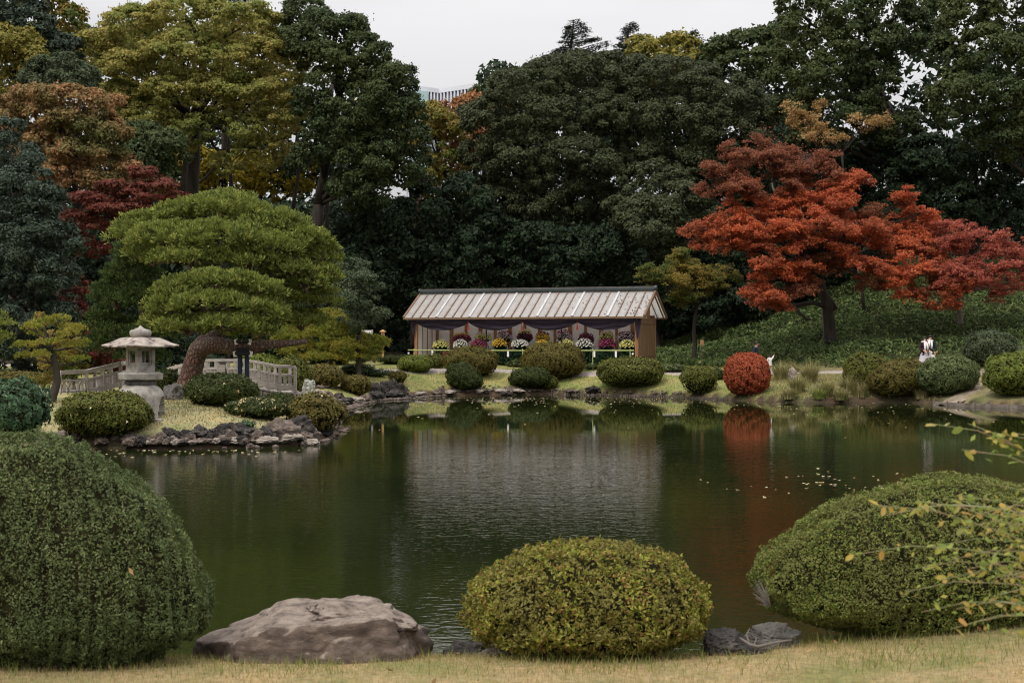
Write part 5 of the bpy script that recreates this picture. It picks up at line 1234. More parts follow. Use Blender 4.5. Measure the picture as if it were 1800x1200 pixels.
    for i in range(nr - 1):
        for j in range(nseg): f_.append((i*nseg+j, i*nseg+(j+1)%nseg, (i+1)*nseg+(j+1)%nseg, (i+1)*nseg+j))
    f_.append(tuple(range(nseg))[::-1]); f_.append(tuple((nr-1)*nseg + j for j in range(nseg)))
    MB().add(v_, f_).build('roof', M['roofstone'], root, bevel=.006)
    pr = [(11,594),(15,592.5),(18,590),(19,585),(18.2,581),(15,579.5),(9,578),(5,576),(2.2,573.5),(.4,571.5)]
    mb = MB(); mb.lathe([(r_ * s_, Z(py)) for r_, py in pr], 28); mb.build('finial', M['stone'], root, True)
lantern()

# ------------------------------------------------------------------ bridge
def bridge():
    D0 = 51.0
    top = [(296,651,54.5),(318,645,54),(345,639,53),(366,635,52.3),(384,635,51.8),(402,635,51.5),(419,635,51.2),(437,635.5,51),(455,638.5,50.7),(473,642,50.5),(492,646,50.2),(519,646,50)]
    P_ = [at(a, b, d) for a, b, d in top]; b0 = P_[6]; rh = .80
    root = empty('wooden_bridge', (b0.x, b0.y, 0), 0, 'arched weathered wooden footbridge with slatted railings beside the pine', 'bridge'); o = Vector((b0.x, b0.y, 0))
    deckw = 1.7
    for side, off in (('near', Vector((0, 0, 0))), ('far', Vector((-.45, deckw, 0)))):
        Q = [p - o + off for p in P_]
        for i, p in enumerate(Q):
            m = MB(); m.box(p.x - .05, p.x + .05, p.y - .05, p.y + .05, p.z - rh - .1, p.z + (.02)); m.build('post', M['wood_grey'], root)
        for i in range(len(Q) - 1):
            a, b = Q[i], Q[i + 1]; dz = Vector((0, 0, 1))
            m = MB(); m.beam(a + dz * .03, b + dz * .03, .11, .08); m.build('handrail', M['wood_grey'], root)
            m = MB(); m.beam(a - dz * .27, b - dz * .27, .06, .06); m.build('middle_rail', M['wood_grey'], root)
            m = MB(); m.beam(a - dz * .70, b - dz * .70, .07, .17); m.build('bottom_rail', M['wood_grey'], root)
            for k in (range(1, 3) if side == 'near' else ()):
                q = a.lerp(b, k / 3); m = MB(); m.box(q.x - .055, q.x + .055, q.y - .015, q.y + .015, q.z - .63, q.z - .29); m.build('baluster', M['wood_grey'], root)
    # end post with a dark cap on the far railing
    m = MB(); p = P_[4] - o + Vector((.2, -.22, 0)); m.box(p.x - .1, p.x + .1, p.y - .1, p.y + .1, p.z - .95, p.z - .05); m.build('end_post', M['wood_grey'], root)
    m = MB(); m.box(p.x - .16, p.x + .16, p.y - .14, p.y + .14, p.z - .048, p.z - .01); m.build('post_cap', M['black'], root)
    Q = [p - o for p in P_]
    for i in range(len(Q) - 1):
        a, b = Q[i], Q[i + 1]; L_ = (b - a).length; n_ = max(2, int(L_ / .22))
        for k in range(n_):
            q0 = a.lerp(b, k / n_); q1 = a.lerp(b, (k + .93) / n_); z0, z1 = q0.z - .86, q1.z - .86
            m = MB(); y0 = -.12; y1 = deckw + .12
            m.add([(q0.x, q0.y+y0, z0-.06),(q1.x, q1.y+y0, z1-.06),(q1.x-.45, q1.y+y1, z1-.06),(q0.x-.45, q0.y+y1, z0-.06),(q0.x, q0.y+y0, z0),(q1.x, q1.y+y0, z1),(q1.x-.45, q1.y+y1, z1),(q0.x-.45, q0.y+y1, z0)],
                  [(0,3,2,1),(4,5,6,7),(0,1,5,4),(1,2,6,5),(2,3,7,6),(3,0,4,7)]); m.build('deck_plank', M['wood_grey'], root)
        for yy in (.0, deckw * .5, deckw):
            m = MB(); m.beam(a + Vector((0, yy, -1.08)), b + Vector((0, yy, -1.08)), .14, .26); m.build('girder', M['wood_stain'], root)
    for px, D in ((445, 51.6), (445, 52.9), (500, 51), (500, 52.3)):
        q = at(px, 690, D) - o; m = MB(); m.tube([(q.x, q.y, -.6), (q.x, q.y, P_[8].z - 1.2)], .1, 8); m.build('pile', M['wood_dark'], root)
bridge()
def railing():
    top = [(105,657,46.2),(128,656,46.8),(152,655,47.4),(166,651.5,47.8),(181,648,48.2),(195,644.5,48.6),(212,641,49)]
    P_ = [at(a, b, d) for a, b, d in top]; b0 = P_[0]; o = Vector((b0.x, b0.y, 0))
    root = empty('wooden_railing', (b0.x, b0.y, 0), 0, 'weathered wooden railing rising along the bridge approach left of the lantern', 'railing')
    for off in (Vector((0, 0, 0)), Vector((-.3, 2.0, 0))):
        Q = [p - o + off for p in P_]
        for i, p in enumerate(Q):
            if i % 2 == 0 or i == len(Q) - 1:
                m = MB(); m.box(p.x - .05, p.x + .05, p.y - .05, p.y + .05, p.z - .95, p.z + .0); m.build('post', M['wood_grey'], root)
        for i in range(len(Q) - 1):
            a, b = Q[i], Q[i + 1]; dz = Vector((0, 0, 1))
            m = MB(); m.beam(a + dz * .04, b + dz * .04, .11, .12); m.build('handrail', M['wood_grey'], root)
            m = MB(); m.beam(a - dz * .24, b - dz * .24, .06, .06); m.build('middle_rail', M['wood_grey'], root)
            m = MB(); m.beam(a - dz * .66, b - dz * .66, .07, .17); m.build('bottom_rail', M['wood_grey'], root)
            for k in (1, 2):
                q = a.lerp(b, k / 3); m = MB(); m.box(q.x - .05, q.x + .05, q.y - .015, q.y + .015, q.z - .58, q.z - .27); m.build('baluster', M['wood_grey'], root)
    # white end caps
    for p in (P_[-1], ): 
        q = p - o; m = MB(); m.tube([(q.x - .02, q.y, q.z + .04), (q.x + .12, q.y, q.z + .06)], .07, 10); m.build('end_cap', M['white'], root)
    m = MB(); q = P_[0] - o; m.box(q.x - .14, q.x - .06, q.y - .08, q.y, q.z - .25, q.z - .1); m.build('white_tag', M['white'], root)
    Q = [p - o for p in P_]
    for i in range(len(Q) - 1):
        a, b = Q[i], Q[i + 1]; m = MB(); z0, z1 = a.z - .84, b.z - .84
        m.add([(a.x,a.y-.1,z0-.3),(b.x,b.y-.1,z1-.3),(b.x-.3,b.y+2.1,z1-.3),(a.x-.3,a.y+2.1,z0-.3),(a.x,a.y-.1,z0),(b.x,b.y-.1,z1),(b.x-.3,b.y+2.1,z1),(a.x-.3,a.y+2.1,z0)], [(0,3,2,1),(4,5,6,7),(0,1,5,4),(1,2,6,5),(2,3,7,6),(3,0,4,7)])
        m.build('ramp_slab', M['gravel'], root)
railing()
# crutch holding up the pine limb
def crutch():
    D = PD - 1.1; g = gz((428-900)/F*D, D); b = Vector(((428-900)/F*D, D, g)); o = b
    root = empty('branch_support', b, 0, 'dark blue crutch with white capped crossbars holding up the long pine limb', 'branch support')
    for dx in (-6, 6):
        p = at(428 + dx, 622, D) - o; m = MB(); m.tube([(p.x * 1.15, 0, -.2), (p.x, 0, p.z)], .075, 8); m.build('leg', M['navy'], root)
    for py, hw, yy in ((600, 11, -.1), (621, 13, -.12)):
        a = at(428 - hw, py, D) - o; c = at(428 + hw, py, D) - o; a.y = c.y = yy; m = MB(); m.tube([a, c], .07, 8); m.build('crossbar', M['black'], root)
        for e, sg in ((a, -1), (c, 1)):
            m = MB(); m.tube([e - Vector((.0, 0, .1)), e + Vector((sg * .03, 0, .07))], .055, 8); m.build('end_cap', M['white'], root)
    p = at(428, 612, D) - o; m = MB(); m.box(-.2, .2, -.05, .05, p.z - .12, p.z + .02); m.build('saddle', M['black'], root)
crutch()
# low hoops beside the paths
hm = None
for i, (px, py, wpx, hpx, lb) in enumerate([(70,706,14,30,'tall thin hoop nearest the left edge beside the path'),(90,700,10,26,'slender hoop just left of the small pine trunk'),(113,694,15,20,'low hoop at the foot of the railing, first right of the small pine'),
        (127,692,14,20,'second low hoop right of the small pine'),(145,690,15,20,'third low hoop right of the small pine'),(168,687,15,18,'fourth low hoop right of the small pine'),(188,684,14,16,'fifth low hoop right of the small pine'),(206,681,14,16,'low hoop nearest to the stone lantern'),
        (630,664,7,11,'first tiny hoop from the left by the far lawn corner'),(636,663,7,11,'second tiny hoop from the left by the far lawn corner'),(643,662,7,11,'third tiny hoop from the left by the far lawn corner'),(650,661,7,11,'fourth tiny hoop from the left by the far lawn corner')]):
    b = hit(px, py); s_ = b.y / F
    m = MB(); m.tube([(wpx/2*s_*math.cos(a), .02*math.sin(3*a), hpx*s_*math.sin(a)) for a in np.linspace(0, PI, 11)], .014 if i < 8 else .012, 5)
    o = m.build('bamboo_hoop', M['hoop'], smooth=True); o.location = b; o.rotation_euler = (0, 0, random.uniform(-.4, .4)); tag(o, lb, 'hoop', 'bent bamboo hoops beside the paths')

# ------------------------------------------------------------------ pavilion
TH = R(21)
def pavilion():
    g = 1.42
    root = empty('pavilion', (.6, 75, g), -TH, 'long open fronted wooden display pavilion with pale panelled roof and purple drapes', 'pavilion')
    Wd, Dp = 6.2, 3.4; ez = 3.86 - g; rz = 5.22 - g; rv = 1.7; ef = -.5; eb = Dp + .5; uo = .5
    # roof panels between battens (front and back slope)
    nP = 28; u0, u1 = -Wd - uo, Wd + uo; st = (u1 - u0) / nP
    for k in range(nP):
        a = u0 + k * st + .03; b = a + st - .06
        for (va, za, vb, zb, nm) in ((ef, ez, rv, rz, 'roof_panel'), (eb, ez, rv, rz, 'roof_panel')):
            m = MB(); t = .035
            m.add([(a,va,za),(b,va,za),(b,vb,zb),(a,vb,zb),(a,va,za+t),(b,va,za+t),(b,vb,zb+t),(a,vb,zb+t)], [(0,3,2,1),(4,5,6,7),(0,1,5,4),(1,2,6,5),(2,3,7,6),(3,0,4,7)]); m.build(nm, M['roof_panel'], root)
    for k in range(nP + 1):
        u = u0 + k * st; whi = (k % 4 == 0 and 0 < k < nP)
        for (va, vb) in ((ef - .03, rv), (eb + .03, rv)):
            m = MB(); w_ = .06 if whi else .026; m.beam((u, va, ez + .05), (u, vb, rz + .05), w_ * 2, .07, (0, 0, 1)); m.build('roof_batten', M['roof_white'] if whi else M['batten'], root)
    for v_ in (ef - .04, eb + .04):
        m = MB(); m.box(u0 - .03, u1 + .03, v_ - .03, v_ + .03, ez - .085, ez + .015); m.build('eave_board', M['wood_plank'], root)
    for u in (u0 - .06, u1 + .06):
        for va in (ef, eb):
            m = MB(); m.beam((u, va, ez + .0), (u, rv, rz + .0), .05, .16); m.build('barge_board', M['wood_plank'], root)
    m = MB(); m.box(u0 - .02, u1 + .02, rv - .16, rv + .16, rz + .04, rz + .20); m.build('ridge', M['ridge'], root, bevel=.02)
    m = MB(); m.box(u0 + .0, u1 + .0, rv - .07, rv + .07, rz + .202, rz + .27); m.build('ridge_cap', M['stone_dark'], root, bevel=.01)
    for u in (u0 - .05, u1 + .05):
        m = MB(); m.tube([(u - .06, rv, rz + .16), (u + .06, rv, rz + .16)], .15, 10); m.build('ridge_end', M['ridge'], root)
    # rafters on the underside
    for k in range(8):
        u = u0 + .1 + k * (u1 - u0 - .2) / 7
        for va in (ef + .05, eb - .05):
            m = MB(); m.beam((u, va, ez - .05), (u, rv, rz - .05), .05, .07); m.build('rafter', M['wood_plank'], root)
    for v_ in (0, Dp):
        m = MB(); m.box(-Wd, Wd, v_ - .06, v_ + .06, ez - .02, ez + .12); m.build('wall_plate', M['wood_plank'], root)
    # posts
    for u in (-Wd, Wd):
        m = MB(); m.box(u - .08, u + .08, -.08, .08, -.3, ez - .02); m.build('post', M['wood_orange'], root)
        m = MB(); m.box(u - .07, u + .07, Dp - .07, Dp + .07, -.3, ez - .02); m.build('post', M['wood_orange'], root)
    for u in (-2.15, 2.1):
        m = MB(); m.tube([(u, .1, -.1), (u, .1, ez)], .035, 8); m.build('pole', M['black'], root)
    # back wall: white panels between posts
    n_ = 14
    for k in range(n_ + 1):
        u = -Wd + .1 + k * (2 * Wd - .2) / n_; w_ = .10 if k % 2 else .065
        m = MB(); m.box(u - w_, u + w_, 2.50, 2.64, 0, ez + .6); m.build('wall_post', M['wood_orange'], root)
        if k < n_:
            b = -Wd + .1 + (k + 1) * (2 * Wd - .2) / n_; m = MB(); m.box(u + .02, b - .02, 2.60, 2.66, 0, ez + .62); m.build('wall_panel', M['paper'], root)
    for side, u in ((0, -Wd + .02),):
        for k in range(4):
            v0 = .1 + k * .62; m = MB(); m.box(u - .03, u + .02, v0, v0 + .58, .32, ez); m.build('wall_panel', M['paper'], root)
            m = MB(); m.box(u - .03, u + .05, v0 + .575, v0 + .63, .0, ez); m.build('wall_post', M['wood_orange'], root)
        m = MB(); m.box(u - .05, u + .06, .08, 2.6, .18, .32); m.build('sill', M['wood_orange'], root)
    # gable walls of upright boards
    for side in (-1, 1):
        nb = 7
        for k in range(nb):
            v0 = .09 + k * (Dp - .18) / nb; v1 = v0 + (Dp - .18) / nb - .02
            top = lambda v: ez + (rz - ez) * (1 - abs(v - rv) / (rv + .5)) - .12
            u = side * (Wd + .03); t = .03; zt0 = ez - .05
            m = MB(); m.box(min(u, u + side * t), max(u, u + side * t), v0, v1, .0 if k % 3 else .02, zt0); m.build('wall_board', M['wood_plank'], root)
        m = MB(); u = side * (Wd + .075); m.box(u - .02, u + .02, .02, Dp - .02, .42, .52); m.build('wall_rail', M['wood_plank'], root)
        m = MB(); m.box(u - .02, u + .02, .02, Dp - .02, ez - .35, ez - .22); m.build('wall_rail', M['wood_plank'], root)
        m = MB(); m.beam((u, .0, .3), (u, Dp, ez - .3), .03, .07); m.build('brace', M['wood_plank'], root) if side < 0 else None
    # stepped flower stand
    for k in range(2):
        m = MB(); m.box(-Wd + 1.2, Wd - .3, .9 + k * .7, 1.6 + k * .7, 0, .25 + k * .35); m.build('flower_stand', M['wood_dark'], root)
    # curtain swags
    cus = [-6.15, -3.07, 0, 3.07, 6.15]
    for i in range(4):
        a, b = cus[i], cus[i + 1]; nu, nv_ = 48, 14; v_, f_ = [], []
        for j in range(nv_ + 1):
            for k in range(nu + 1):
                t = k / nu; s_ = j / nv_; bot = ez - .25 - .42 * (1 - (2 * t - 1) ** 2) ** .9; z = ez - .03 + (bot - ez + .03) * s_
                fold = .05 * math.sin(s_ * 16 * (.35 + .65 * (1 - (2 * t - 1) ** 2)) + 2 * math.sin(t * 6 + i)) * s_
                v_.append((a + (b - a) * t, -.17 + fold - .06 * math.sin(t * PI) * s_, z))
        f_ = [(j*(nu+1)+k, j*(nu+1)+k+1, (j+1)*(nu+1)+k+1, (j+1)*(nu+1)+k) for j in range(nv_) for k in range(nu)]
        o = link('curtain_swag', np_mesh('curtain_swag', np.array(v_), np.array(f_), True), M['curtain'], root); md = o.modifiers.new('t', 'SOLIDIFY'); md.thickness = .012
    for side in (-1, 1):
        nu, nv_ = 10, 12; v_ = []
        for j in range(nv_ + 1):
            for k in range(nu + 1):
                t = k / nu; s_ = j / nv_; hw_ = .30 * (1 - s_ * .75); x = side * (6.33 - .05 * s_) + (t - .5) * 2 * hw_ * .6
                z = ez - .03 - s_ * (.95 if side < 0 else 1.15) * (1 - .25 * abs(t - .5)); v_.append((x, -.20 + .035 * math.sin(t * 14) * (1 - s_ * .4), z))
        f_ = [(j*(nu+1)+k, j*(nu+1)+k+1, (j+1)*(nu+1)+k+1, (j+1)*(nu+1)+k) for j in range(nv_) for k in range(nu)]
        o = link('curtain_tail', np_mesh('curtain_tail', np.array(v_), np.array(f_), True), M['curtain'], root); md = o.modifiers.new('t', 'SOLIDIFY'); md.thickness = .012
    for u in (-3.07, 0, 3.07):
        m = MB(); m.tube([(u, -.24, ez - .22), (u, -.24, ez - .38)], .028, 6); m.tube([(u, -.24, ez - .42), (u, -.24, ez - .66)], [.03, .05], 8); m.build('tassel', M['red'], root)
    # fallen leaves on the roof, right hand side
    n2 = 90; uu = 6.7 - rng.exponential(1.6, n2); k = uu > -1; uu = uu[k]; tt = rng.uniform(0.05, .8, len(uu))
    p = np.stack([uu, ef + (rv - ef) * tt, ez + (rz - ez) * tt + .06], 1); v, f = leaf_quads(p, np.tile([0, -.52, .85], (len(p), 1)), .045, .15, .7)
    link('roof_leaves', np_mesh('roof_leaves', v, f), M['wood_dark'], root)['kind'] = 'stuff'
    return g
PG = pavilion()
def pav(u, v, z=0): return Vector((.6 + u * math.cos(TH) + v * math.sin(TH), 75 - u * math.sin(TH) + v * math.cos(TH), PG + z))
# flower displays
bloom = {}
for nm, c1, c2 in (('white',(.80,.78,.74),(.62,.60,.50)),('yellow',(.62,.56,.14),(.74,.70,.34)),('gold',(.60,.36,.04),(.72,.52,.10)),('magenta',(.24,.035,.09),(.36,.07,.15)),('pink',(.55,.40,.44),(.72,.62,.62)),('purple',(.13,.025,.06),(.20,.05,.09))):
    bloom[nm] = leaf_mat('bloom_' + nm, [c1, c2], .15, .7)
octv = None
def bloom_mesh(cen, rx, rz_, n_, br):
    ico = bmesh.new(); bmesh.ops.create_icosphere(ico, subdivisions=1, radius=1); iv = np.array([v.co[:] for v in ico.verts]); fi = np.array([[v.index for v in f.verts] for f in ico.faces]); ico.free()
    P_, F_ = [], []
    ga = PI * (3 - math.sqrt(5)); k = 0
    for i in range(n_):
        z = 1 - (i + .5) / n_ * 1.35; r = math.sqrt(max(0, 1 - z * z)); a = i * ga
        d = np.array([r * math.cos(a), r * math.sin(a), z])
        if d[1] > .35: continue
        c = np.array(cen) + d * np.array([rx, rx * .8, rz_]) + rng.normal(0, .012, 3)
        P_.append(iv * br * random.uniform(.8, 1.2) * np.array([1, 1, .75]) + c); F_.append(fi + k * 12); k += 1
    return np.concatenate(P_), np.concatenate(F_)
def mum(u, v, cz, rx, rz_, cols, lb, tall=False):
    p = pav(u, v); root = empty('chrysanthemum_pot', p, -TH, lb, 'flowers', 'potted chrysanthemum displays in the pavilion')
    m = MB(); m.lathe([(.14, .0), (.2, .02), (.24, .28), (.26, .30), (.22, .31)], 12); m.build('pot', M['pot'], root)
    n_ = 1500; d = unit(rng.normal(0, 1, (n_, 3))); d[:, 2] = d[:, 2]; q = d * np.array([rx * .92, rx * .7, rz_ * .9]) * rng.uniform(.75, 1, (n_, 1)) + np.array([0, 0, cz])
    st = rng.normal(0, .13, (500, 3)) * np.array([1, 1, 0]) + np.stack([np.zeros(500), np.zeros(500), rng.uniform(.25, cz, 500)], 1)
    vq, fq = leaf_tris(np.concatenate([q, st]), np.concatenate([d, rng.normal(0, 1, (500, 3))]), .06, .7); link('leaves', np_mesh('leaves', vq, fq), LM['mum_leaf'], root)
    parts = cols if isinstance(cols, (list, tuple)) else [cols]
    for i, c in enumerate(parts):
        if i == 0: vb, fb = bloom_mesh((0, 0, cz), rx, rz_, 72, .062)
        else: vb, fb = bloom_mesh((0, .05, cz + rz_ * .75), rx * .9, rz_ * .55, 44, .045)
        link('blooms', np_mesh('blooms', vb, fb), bloom[c], root)['kind'] = 'stuff'
    m = MB(); m.tube([(.0, .0, .3), (0, 0, cz)], .012, 5); m.build('stake', M['bamboo'], root)
frow = [(-4.95,'yellow','low dome of pale yellow blooms, leftmost of the front flowers'),(-3.8,'white','dome of white blooms second from the left in the front row'),(-2.65,'magenta','dome of magenta blooms above the left brown dome shrub'),(-1.55,'gold','dome of gold blooms left of centre in the front row'),
        (-.35,'white','dome of white blooms near the centre of the front row'),(1.0,'gold','dome of gold blooms half hidden behind the largest dome shrub'),(2.2,'yellow','dome of lemon blooms beside the right dark pole'),(3.2,'white','dome of white blooms, fourth from the right end'),(4.4,'magenta','dome of magenta blooms in the right part of the front row'),(5.6,'yellow','dome of bright yellow blooms, rightmost of the front row')]
for u, c, lb in frow: mum(u + random.uniform(-.08, .08), .45, .98 + random.uniform(-.06, .06), .42 + random.uniform(-.05, .04), .30 + random.uniform(-.03, .04), c, lb)
brow = [(-4.0,['magenta','gold'],'taller purple and gold display behind the front white dome at left'),(-2.75,['yellow','pink'],'taller cream and pink display behind the front magenta dome at left'),(-1.6,['pink','purple'],'taller pale pink and purple display left of centre'),(-.45,['purple','yellow'],'taller purple display topped with yellow near the centre'),
        (.7,['gold','purple'],'taller gold display topped with purple right of centre'),(1.9,['pink','magenta'],'taller white pink display topped with magenta by the dark pole'),(3.1,['purple','purple'],'taller all purple display in the right half'),(4.2,['yellow','pink'],'taller yellow display topped with pink near the right end'),(5.3,['pink','purple'],'taller pink display topped with purple at the right end')]
for u, c, lb in brow: mum(u + random.uniform(-.15, .15), 1.15, 1.36 + random.uniform(-.10, .08), .44 + random.uniform(-.08, .04), .30 + random.uniform(-.05, .06), c, lb)
# dark leafy skirt plants behind the rail
n_ = 9000; u = rng.uniform(-5, 6, n_); vv = rng.uniform(.1, .7, n_); zz = rng.random(n_) * .75
q = np.stack([.6 + u * math.cos(TH) + vv * math.sin(TH), 75 - u * math.sin(TH) + vv * math.cos(TH), PG + zz], 1); v, f = leaf_tris(q, np.tile([0, -1., .6], (n_, 1)), .07, .7)
tag(link('leafy_ground_cover', np_mesh('leafy_ground_cover', v, f), LM['mum_leaf']), 'dark leaves filling the pavilion floor below the blooms', 'foliage', kind='stuff')
# bamboo rail in front
def rail():
    p = pav(0, -.55); root = empty('bamboo_rail', p, -TH, 'low green bamboo guard rail in front of the flower displays', 'rail')
    m = MB(); m.tube([(-6.45, 0, .72), (0, 0, .70), (6.2, 0, .72)], .03, 8); m.build('rail', M['bamboo'], root)
    for u in (-6.1, -3, .15, 2.6, 4.0, 6.0):
        m = MB(); m.tube([(u, .03, -.2), (u, .03, .8)], .025, 6); m.build('post', M['bamboo'], root)
    for u in (-6.4, 6.15):
        m = MB(); m.tube([(u, -.05, .55), (u, .02, .55)], .05, 8); m.build('knot', M['white'], root)
rail()
for u, lb in ((-5.0,'white paper tag hanging under the rail, first from the left'),(-1.75,'white paper tag under the rail just left of centre'),(-.65,'white paper tag under the rail near the centre'),(4.1,'white paper tag under the rail, second from the right'),(5.25,'white paper tag under the rail nearest the right end')):
    p = pav(u, -.56); m = MB(); m.box(-.05, .05, -.006, .006, .38, .69); o = m.build('paper_tag', M['white']); o.location = p; o.rotation_euler = (0, 0, -TH); tag(o, lb, 'tag', 'white tags on the rail')

# ------------------------------------------------------------------ signs
def signpost():
    b = hit(670, 634); b.y += 1.0; b.z = gz(b.x, b.y); s_ = b.y / F; z = lambda py: CZ - (py - 600) * s_ - b.z
    root = empty('sign_post', b, .15, 'yellow wooden sign box with small roof on a post left of the pavilion', 'sign')
    m = MB(); m.box(-.06, .06, -.06, .06, -.2, z(597)); m.build('post', M['wood_signpost'], root)
    m = MB(); m.add([(-.07,-.08,z(597)),(.07,-.08,z(597)),(.07,.08,z(597)),(-.07,.08,z(597)),(-.1,-.1,z(583)),(.1,-.1,z(583)),(.1,.1,z(583)),(-.1,.1,z(583))], [(0,3,2,1),(4,5,6,7),(0,1,5,4),(1,2,6,5),(2,3,7,6),(3,0,4,7)]); box = m.build('sign_box', M['wood_signpost'], root)
    m = MB(); m.box(-.05, .05, -.105, -.101, z(595), z(585)); m.build('face_board', M['wood_orange'], root)
    m = MB(); zr = z(583); m.add([(-.19,-.15,zr),(.19,-.15,zr),(.19,.15,zr),(-.19,.15,zr),(-.03,0,zr+.12),(.03,0,zr+.12)], [(0,3,2,1),(0,1,5,4),(1,2,5),(2,3,4,5),(3,0,4)]); m.build('roof', M['wood_signpost'], root)
signpost()
def board(px, py, lb, wpx, hpx, mat, D, post=True):
    p = at(px, py, D); g = gz(p.x, p.y); root = empty('small_sign', (p.x, p.y, g), 0, lb, 'sign'); s_ = D / F; z = p.z - g
    m = MB(); m.box(-wpx*s_/2, wpx*s_/2, -.02, .02, z - hpx*s_/2, z + hpx*s_/2); m.build('board', mat, root, bevel=.01)
    m = MB(); m.box(-.02, .02, .025, .06, -.2, z); m.build('post', M['wood_dark'], root)
board(1234, 602, 'small orange board low in the dwarf bamboo right of the pavilion', 6, 9, M['wood_orange'], 74)
board(1645, 619, 'small pale orange board beside the two women', 6, 6, M['wood_signpost'], 70.6)
p = at(645, 582, 70); g = gz(p.x, p.y); root = empty('white_notice_board', (p.x, p.y, g), 0, 'white notice board half hidden behind the low yellow green pine', 'sign')
m = MB(); m.box(-.28, .22, -.03, .03, p.z - g - .9, p.z - g + .05); m.build('panel', M['white'], root); m = MB(); m.box(.22, .30, -.05, .05, -.2, p.z - g + .08); m.build('post', M['wood_grey'], root)

# ------------------------------------------------------------------ far building
def building():
    D = 260.0; c = at(772, 157, D); root = empty('office_building', (c.x, c.y, 2.0), 0, 'white office block with vertical fins showing in the gap of the trees', 'building')
    o = Vector((c.x, c.y, 2.0)); H_ = c.z - 2
    a = at(715, 152, 255.5) - o; b = Vector((0, 0, 0)); e = at(890, 152, 250) - o
    def face(p, q, n_, nm):
        p = Vector((p.x, p.y, 0)); q = Vector((q.x, q.y, 0)); d = (q - p); n = Vector((d.y, -d.x, 0)).normalized()
        if n.y > 0: n = -n
        m = MB()
        for k in range(n_):
            t = (k + .5) / n_; x = p + d * t; m.box(x.x - .15, x.x + .15, x.y - .5, x.y - .1, 0, H_ - .8)
        f_ = m.build(nm, M['building'], root); f_['kind'] = 'stuff'
    m = MB(); Hb = H_
    def slab(mb, z0, z1, grow=0): 
        pts = [Vector((a.x, a.y - grow, 0)), Vector((0, -grow, 0)), Vector((e.x, e.y - grow, 0)), Vector((e.x, e.y + 30, 0)), Vector((a.x, a.y + 20, 0))]
        n = len(pts); vs_ = [(p.x, p.y, z0) for p in pts] + [(p.x, p.y, z1) for p in pts]; mb.add(vs_, [tuple(range(n))[::-1], tuple(range(n, 2*n))] + [(i, (i+1)%n, (i+1)%n+n, i+n) for i in range(n)])
    slab(m, 0, Hb - .8); m.build('wall', M['glass_far'], root)
    for k in range(10):
        m = MB(); z = Hb - 3.6 * (k + 1) - .8; slab(m, z, z + .5, .06); m.build('floor_band', M['building'], root)
    m = MB(); slab(m, Hb - .8, Hb, .55); m.build('parapet', M['building'], root)
    face(a, b, 10, 'facade_fins'); face(b, e, 19, 'facade_fins')
    q = at(742, 150, 255.2) - o; m = MB(); m.box(q.x - 2.0, q.x + 1.0, q.y, q.y + 6, 0, H_ - 1.2); m.build('stair_tower', M['glass_teal'], root)
building()

# ------------------------------------------------------------------ people
def skin_body(root, joints, edges, rad, mat, name='body'):
    me = bpy.data.meshes.new(name); me.from_pydata([tuple(j) for j in joints], edges, []); me.update()
    o = link(name, me, mat, root)
    md = o.modifiers.new('skin', 'SKIN'); sv = me.skin_vertices[0].data if me.skin_vertices else None
    if sv is None:
        return o
    for i, r in enumerate(rad): sv[i].radius = (r, r)
    sv[0].use_root = True
    s2 = o.modifiers.new('sub', 'SUBSURF'); s2.levels = 2; s2.render_levels = 2
    return o
def skin_obj(name, joints, edges, rad, mat, root):
    bm = bmesh.new(); lay = bm.verts.layers.skin.verify(); vs_ = [bm.verts.new(j) for j in joints]; 
    for e in edges: bm.edges.new((vs_[e[0]], vs_[e[1]]))
    for v, r in zip(vs_, rad): v[lay].radius = (r, r)
    vs_[0][lay].use_root = True
    me = bpy.data.meshes.new(name); bm.to_mesh(me); bm.free(); o = link(name, me, mat, root)
    md = o.modifiers.new('skin', 'SKIN'); md.use_smooth_shade = True; s2 = o.modifiers.new('sub', 'SUBSURF'); s2.levels = 2; s2.render_levels = 2
    return o
